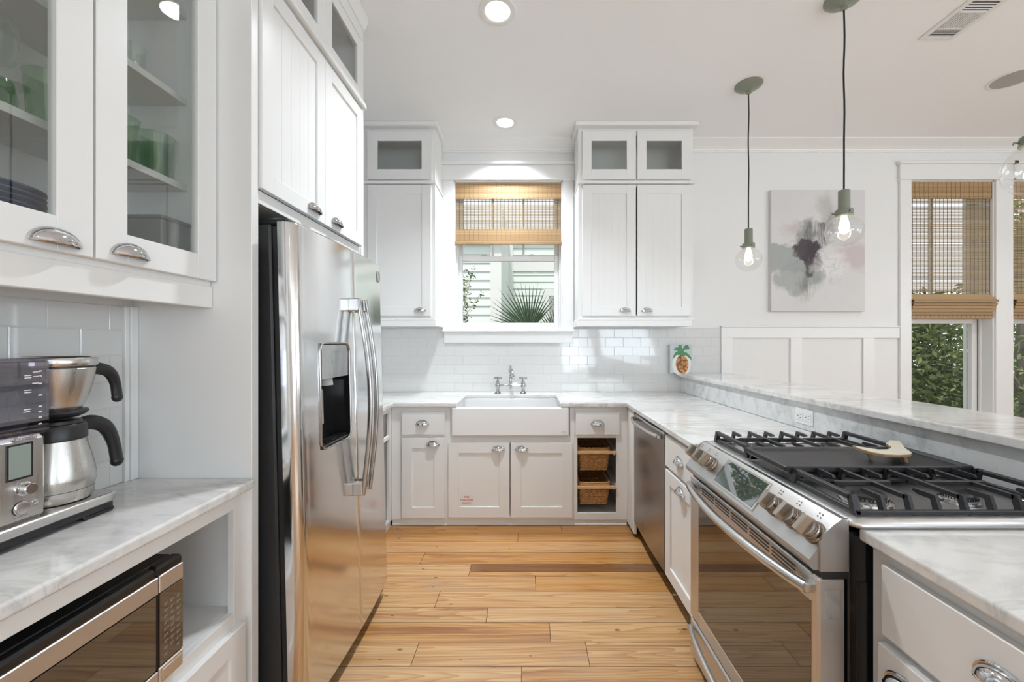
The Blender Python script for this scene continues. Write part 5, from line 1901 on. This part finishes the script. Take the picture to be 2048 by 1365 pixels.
# ================================================================== BAMBOO SHADES
def shade(label, x0, x1, yw, zt, zv, zs, zb, seed, stack, loose, pitch):
    rs = random.Random(seed)
    rr = thing('bamboo_shade', label, 'window shade', ((x0 + x1) / 2, yw, zt))
    def reeds(m, za, zb_, y, p, h, d, jit, skip=0.0, xa=x0, xb=x1):
        z = za
        while z > zb_ + h * .5:
            if rs.random() >= skip:
                t = rs.uniform(-jit, jit)
                hh = h * rs.uniform(.8, 1.1)
                m.box(xa + rs.uniform(0, .003), xb - rs.uniform(0, .003), y, y + d, z - hh + t, z + t)
            z -= p
    def threads(m, za, zb_, y, step, th):
        n = round((x1 - x0) / step)
        for i in range(n + 1):
            x = x0 + .006 + (x1 - x0 - .012) * i / n
            m.box(x - th / 2, x + th / 2, y - .0012, y, zb_, za)
    m = MB()
    reeds(m, zt, zv, yw - .016, .0058, .0056, .003, .0003)
    m.box(x0, x1, yw - .0135, yw + .010, zt - .035, zt - .002)
    v = m.build('valance', M['reed'], rr)
    m = MB()
    threads(m, zt, zv, yw - .016, .041, .0012)
    m.build('thread', M['thread'], v)
    m = MB()
    reeds(m, zv + .03, zs - .01, yw, pitch, loose, .0022, .0016, .03)
    p = m.build('woven_panel', M['reed_backlit'], rr)
    m = MB()
    threads(m, zv + .03, zs - .01, yw, .0345, .0034)
    m.build('thread', M['thread'], p)
    m = MB()
    if stack == 'flat':
        reeds(m, zs, zb + .026, yw - .014, .0058, .0056, .003, .0003)
        for k in range(4):
            reeds(m, zb + .028 - k * .004, zb - k * .0015, yw - .020 - .004 * k, .0062, .0058, .004, .0003)
        m.box(x0 + .002, x1 - .002, yw - .010, yw + .004, zb, zs - .01)
    else:
        # flared lip, then folds that step back downwards
        H = zs - zb
        for k in range(9):
            t = k / 8
            z = zs - H * .22 * t
            m.box(x0 - .002, x1 + .004, yw - .004 - .045 * t, yw - .001 - .045 * t + .004, z - .0056, z)
        for f in range(6):
            zc = zs - H * (.24 + .128 * f)
            d = .066 - .0075 * f
            for k in range(4):
                z = zc - .0058 * k
                y = yw - d + .003 * k * (1 if k < 2 else .6)
                m.box(x0 - .002, x1 + .005 - .003 * f, y, y + .005, z - .0055, z)
            m.box(x0 - .001, x1 + .003 - .003 * f, yw - d + .006, yw + .002, zc - .004, zc - .001)
            m.box(x0 + .002, x1 - .002, yw - .012, yw - .006, zc - H * .128, zc - .004)
    s = m.build('folded_stack', M['reed'], rr)
    m = MB()
    threads(m, zs if stack == 'flat' else zb + .05, zb + .002, yw - (.0142 if stack == 'flat' else .03), .041, .0012)
    m.build('thread', M['thread'], s)
    return rr
shade('woven bamboo shade half lowered over the kitchen sink window', -.649, .3055, YB + .022, 2.790, 2.632, 2.362, 2.232, 1, 'flat', .0080, .0130)
shade('woven bamboo shade with a thick folded hem on the tall window beside the painting', 3.404, 4.140, YB + .018, 2.792, 2.634, 1.785, 1.566, 2, 'folds', .0068, .0108)
shade('woven bamboo shade on the tall window at the frame edge, cut by the picture border', 4.306, 5.044, YB + .018, 2.792, 2.634, 1.785, 1.566, 3, 'folds', .0068, .0108)

# ================================================================== PICTURES
r = thing('canvas_painting', 'large abstract canvas with grey, plum and blush washes on the dining wall', 'painting', (2.559, YB - .02, 2.163))
m = MB()
m.box(2.145, 2.973, YB - .036, YB - .0005, 1.627, 2.700, .003)
m.build('stretcher', M['canvas'], r)
m = MB()
m.box(2.1465, 2.9715, YB - .0372, YB - .0358, 1.6285, 2.6985)
m.build('painted_face', M['art'], r)

px0, px1, pz0, pz1, py = 1.252, 1.446, 1.0845, 1.335, YB - .0445
r = thing('pineapple_painting', 'small square painting of a pineapple leaning on the tiles at the bar end', 'painting', ((px0 + px1) / 2, py, pz0))
m = MB()
m.box(px0, px1, py, YB - .0085, pz0, pz1, .002)
m.build('canvas', M['pine_bg'], r)
def pp(u, v):
    return (px0 + (px1 - px0) * u, pz0 + (pz1 - pz0) * v)
m = MB()
def ell(cu, cv, ru, rv, ang, n=28):
    out = []
    for i in range(n):
        a = 2 * PI * i / n
        x, y = ru * math.cos(a), rv * math.sin(a)
        out.append(pp(cu + x * math.cos(ang) - y * math.sin(ang), cv + x * math.sin(ang) + y * math.cos(ang)))
    return out
m.prism(ell(.53, .30, .43, .40, .2), 'y', py - .0004, py)
m.build('pale_halo', M['pine_white'], r)
m = MB()
m.prism(ell(.55, .31, .285, .325, .25), 'y', py - .0010, py - .0003)
m.build('fruit', M['pine_fruit'], r)
m = MB()
leaves = [[(.50, .58), (.40, .70), (.36, .93), (.40, .99), (.52, .99), (.58, .80)], [(.46, .60), (.30, .82), (.14, .79), (.24, .90), (.38, .90), (.52, .72)],
          [(.50, .62), (.30, .64), (.16, .50), (.15, .60), (.26, .74), (.42, .76)], [(.52, .62), (.66, .82), (.90, .84), (.82, .99), (.68, .97), (.52, .80)],
          [(.50, .60), (.72, .62), (.97, .46), (.96, .56), (.80, .70), (.62, .76), (.50, .74)]]
for i, L in enumerate(leaves):
    m.prism([pp(*q) for q in L], 'y', py - .0010 - .0002 * i, py - .0003)
m.build('leaf_crown', M['pine_leaf'], r)

# ================================================================== OUTSIDE
mb = MB()
mb.box(-30, 30, YB + .2, 40, -.6, -.5)
mb.box(-30, 30, -30, YR - .2, -.6, -.5)
mb.box(XR + .2, 40, YR - .2, YB + .2, -.6, -.5)
struct(mb.build('ground', M['ground']), 'green garden ground outside', 'ground')

def lap_wall(m, x0, x1, y, z0, z1, p):
    z = z0
    while z < z1:
        zt = min(z + p, z1)
        m.prism([(y, z), (y - .030, z), (y - .008, zt), (y, zt)], 'x', x0, x1)
        z += p
r = thing('neighbour_house', 'pale mint clapboard house with white corner boards seen through the sink window', 'house', (0, 9, -.5))
m = MB()
lap_wall(m, -6.0, -.72, 8.0, -.5, 3.34, .172)
m.box(-6, -.72, 8.0, 8.1, -.5, 3.34)
m.build('wall', M['siding'], r)
m = MB()
lap_wall(m, -.60, 3.2, 11.0, -.5, 4.3, .185)
m.box(-.60, 3.2, 11.0, 11.1, -.5, 4.3)
m.build('wall', M['siding'], r)
m = MB()
m.box(-.74, -.52, 7.955, 8.08, -.5, 3.34, .004)
m.box(-.56, -.515, 8.08, 8.24, -.5, 3.34, .004)
m.box(-.61, -.40, 10.93, 11.0, -.5, 4.3, .004)
m.build('corner_board', M['ext_white'], r)
m = MB()
m.box(-.535, -.52, 8.24, 11.0, -.5, 4.3)
m.build('wall', M['siding'], r)
m = MB()
m.box(-.40, 3.2, 10.945, 11.0, 3.30, 3.62, .004)
m.box(-.45, 3.3, 10.80, 11.0, 4.3, 4.5, .004)
m.box(-6.1, -.45, 7.86, 8.1, 3.34, 3.44, .004)
m.build('trim_board', M['ext_white'], r)
m = MB()
wx = .42
m.box(wx, wx + .16, 10.90, 10.97, .3, 2.62, .004)
m.box(wx + 1.1, wx + 1.26, 10.90, 10.97, .3, 2.62, .004)
m.box(wx, wx + 1.26, 10.90, 10.97, 2.62, 2.80, .004)
m.box(wx + .16, wx + 1.1, 10.93, 10.97, .3, 2.62)
for k in range(30):
    m.box(wx + .18, wx + 1.08, 10.915, 10.93, .4 + k * .073, .4 + k * .073 + .05, mi=1)
m.build('window', [M['ext_white'], M['speaker']], r)

def leaf_cloud(m, c, rad, n, size, rnd, squash=1.0, shell=.35):
    for _ in range(n):
        while True:
            d = Vector((rnd.uniform(-1, 1), rnd.uniform(-1, 1), rnd.uniform(-1, 1)))
            if d.length <= 1: break
        d = d.normalized() * (shell + (1 - shell) * d.length)
        p = Vector(c) + Vector((d.x * rad[0], d.y * rad[1], d.z * rad[2]))
        a = Vector((rnd.gauss(0, 1), rnd.gauss(0, 1), rnd.gauss(0, .7))).normalized()
        b = a.cross(Vector((rnd.gauss(0, 1), rnd.gauss(0, 1), rnd.gauss(0, 1)))).normalized()
        L = size * rnd.uniform(.6, 1.3)
        w = L * .42
        m.add([p - a * L * .5, p + b * w * .5 - a * L * .05, p + a * L * .5, p - b * w * .5 - a * L * .05], [(0, 1, 2, 3)])

def tree(label, x, y, h, rad, n, size, mat, seed, trunk=.12, clumps=9, low=.2):
    rnd = random.Random(seed)
    rr = thing('garden_tree', label, 'tree', (x, y, -.5))
    m = MB()
    pts = [(x, y, -.5)]
    for k in range(1, 7):
        pts.append((x + rnd.uniform(-.12, .12) * k * .5, y + rnd.uniform(-.1, .1), -.5 + (h + .2) * k / 6))
    m.tube(pts, [trunk * (1 - .13 * k) for k in range(7)], 10)
    for k in range(7):
        b = Vector(pts[1 + k % 5])
        a = rnd.uniform(0, 2 * PI)
        e = b + Vector((math.cos(a) * rad * .8, math.sin(a) * rad * .6, rnd.uniform(.1, .8)))
        mid = (b + e) / 2 + Vector((0, 0, rnd.uniform(-.1, .25)))
        m.tube([b, mid, e], [trunk * .4, trunk * .25, trunk * .08], 7)
    m.build('trunk', M['bark'], rr)
    m = MB()
    for k in range(clumps):
        a = rnd.uniform(0, 2 * PI)
        q = rnd.uniform(.1, .75) * rad
        z = -.5 + h * (low + (1 - low) * rnd.random())
        s = rad * rnd.uniform(.42, .62)
        leaf_cloud(m, (x + q * math.cos(a), y + q * math.sin(a) * .8, z), (s, s, s * .85), n // clumps, size, rnd)
    m.build('foliage', M[mat], rr, fix=False)
tree('dense dark green bush-like tree filling the window beside the painting', 6.8, 6.8, 2.35, 1.3, 9500, .12, 'leaf_dark', 21, .06, 26, .03)
tree('dark leafy tree behind the window beside the painting, second row', 8.7, 11.6, 5.2, 1.7, 5600, .16, 'leaf_dark', 22, .14, 12, .05)
tree('broad dark tree at the back of the garden', 5.6, 11.4, 5.4, 1.4, 4000, .17, 'leaf_dark', 23, .14, 12, .05)
tree('grey-barked tree with pale yellow-green leaves at the window on the frame edge', 9.0, 7.1, 4.4, .9, 1600, .11, 'leaf_light', 24, .17, 9, .35)
tree('tall tree at the far side of the garden', 12.6, 9.8, 5.0, 1.9, 3600, .17, 'leaf_dark', 26, .15, 10, .05)
tree('leafy tree rising over the clapboard roof', -4.7, 10.3, 8.0, 2.1, 5200, .20, 'leaf_light', 27, .16, 14, .42)

# shrub and palm right outside the sink window
rnd = random.Random(31)
r = thing('garden_shrub', 'twiggy small-leaved shrub outside the sink window', 'shrub', (-.98, 5.6, -.5))
m = MB()
l = MB()
for k in range(34):
    a = rnd.uniform(-.9, 1.0)
    z1 = rnd.uniform(1.35, 2.4)
    z0 = 1.0 + rnd.uniform(-.1, .5)
    tip = Vector((-1.02 + .42 * a * rnd.uniform(.3, 1.0), 5.6 + rnd.uniform(-.25, .25), z1))
    if tip.x > -.70: tip.z = min(tip.z, 2.25 - 1.2 * (tip.x + .70))
    b = Vector((-1.10 + rnd.uniform(-.1, .06), 5.6, z0))
    m.tube([b, (b + tip) / 2 + Vector((0, 0, .05)), tip], [.006, .004, .0015], 5)
    for q in range(44):
        p = b.lerp(tip, rnd.uniform(.15, 1.0)) + Vector((rnd.gauss(0, .025), rnd.gauss(0, .03), rnd.gauss(0, .025)))
        leaf_cloud(l, p, (.012, .012, .012), 1, .052, rnd)
m.tube([(-1.1, 5.6, -.5), (-1.12, 5.6, .5), (-1.10, 5.6, 1.3)], [.03, .025, .012], 8)
m.build('stem', M['bark'], r)
l.build('foliage', M['leaf_shrub'], r, fix=False)

r = thing('fan_palm', 'fan palm with spiky green fronds in a white pot outside the sink window', 'palm', (.05, 5.4, -.5))
def frond(c, tilt, spread, L, n, seed):
    q = random.Random(seed)
    m = MB()
    c = Vector(c)
    for i in range(n):
        t = -1 + 2 * i / (n - 1)
        a = tilt + spread * t
        ln = L * (1 - .22 * abs(t) ** 1.5) * q.uniform(.90, 1.06)
        d = Vector((math.sin(a), q.uniform(-.20, .05), math.cos(a))).normalized()
        sd = Vector((math.cos(a), 0, -math.sin(a)))
        mid = c + d * ln * .45
        tip = c + d * ln + Vector((0, -.02, -.04 * abs(t) * L))
        w = .0125
        m.add([c, mid + sd * w + Vector((0, .006, 0)), tip, mid - sd * w + Vector((0, .006, 0)), mid + Vector((0, -.010, 0))], [(0, 1, 4), (0, 4, 3), (1, 2, 4), (4, 2, 3)])
    m.tube([c, c + Vector((0.02, .02, -.5)), c + Vector((.04, .04, -1.2))], [.009, .010, .012], 6)
    m.build('frond', M['palm'], r, fix=False)
frond((.03, 5.40, 1.50), -.36, 1.05, .72, 25, 1)
frond((.10, 5.55, 1.44), -.75, .55, .62, 13, 2)
frond((.42, 5.45, 1.40), -.35, .8, .46, 18, 3)
frond((.24, 5.30, 1.36), .25, .6, .34, 10, 4)
m = MB()
m.lathe([(.12, -.5), (.16, .3), (.18, 1.0), (.19, 1.3)], (.06, 5.5, 0), 16)
m.build('trunk', M['bark'], r)
m = MB()
m.ball((.03, 4.95, 1.28), .30, 24, 12, (1, .8, 1))
m.cyl((.03, 4.95, -.5), (.03, 4.95, 1.1), .05)
o = m.build('garden_ornament', M['ext_white'], origin=(.03, 4.95, -.5))  # plain white ball on a post for a rounded white object, unlit
tag(o, 'rounded white garden ornament low under the fan palm', 'ornament')
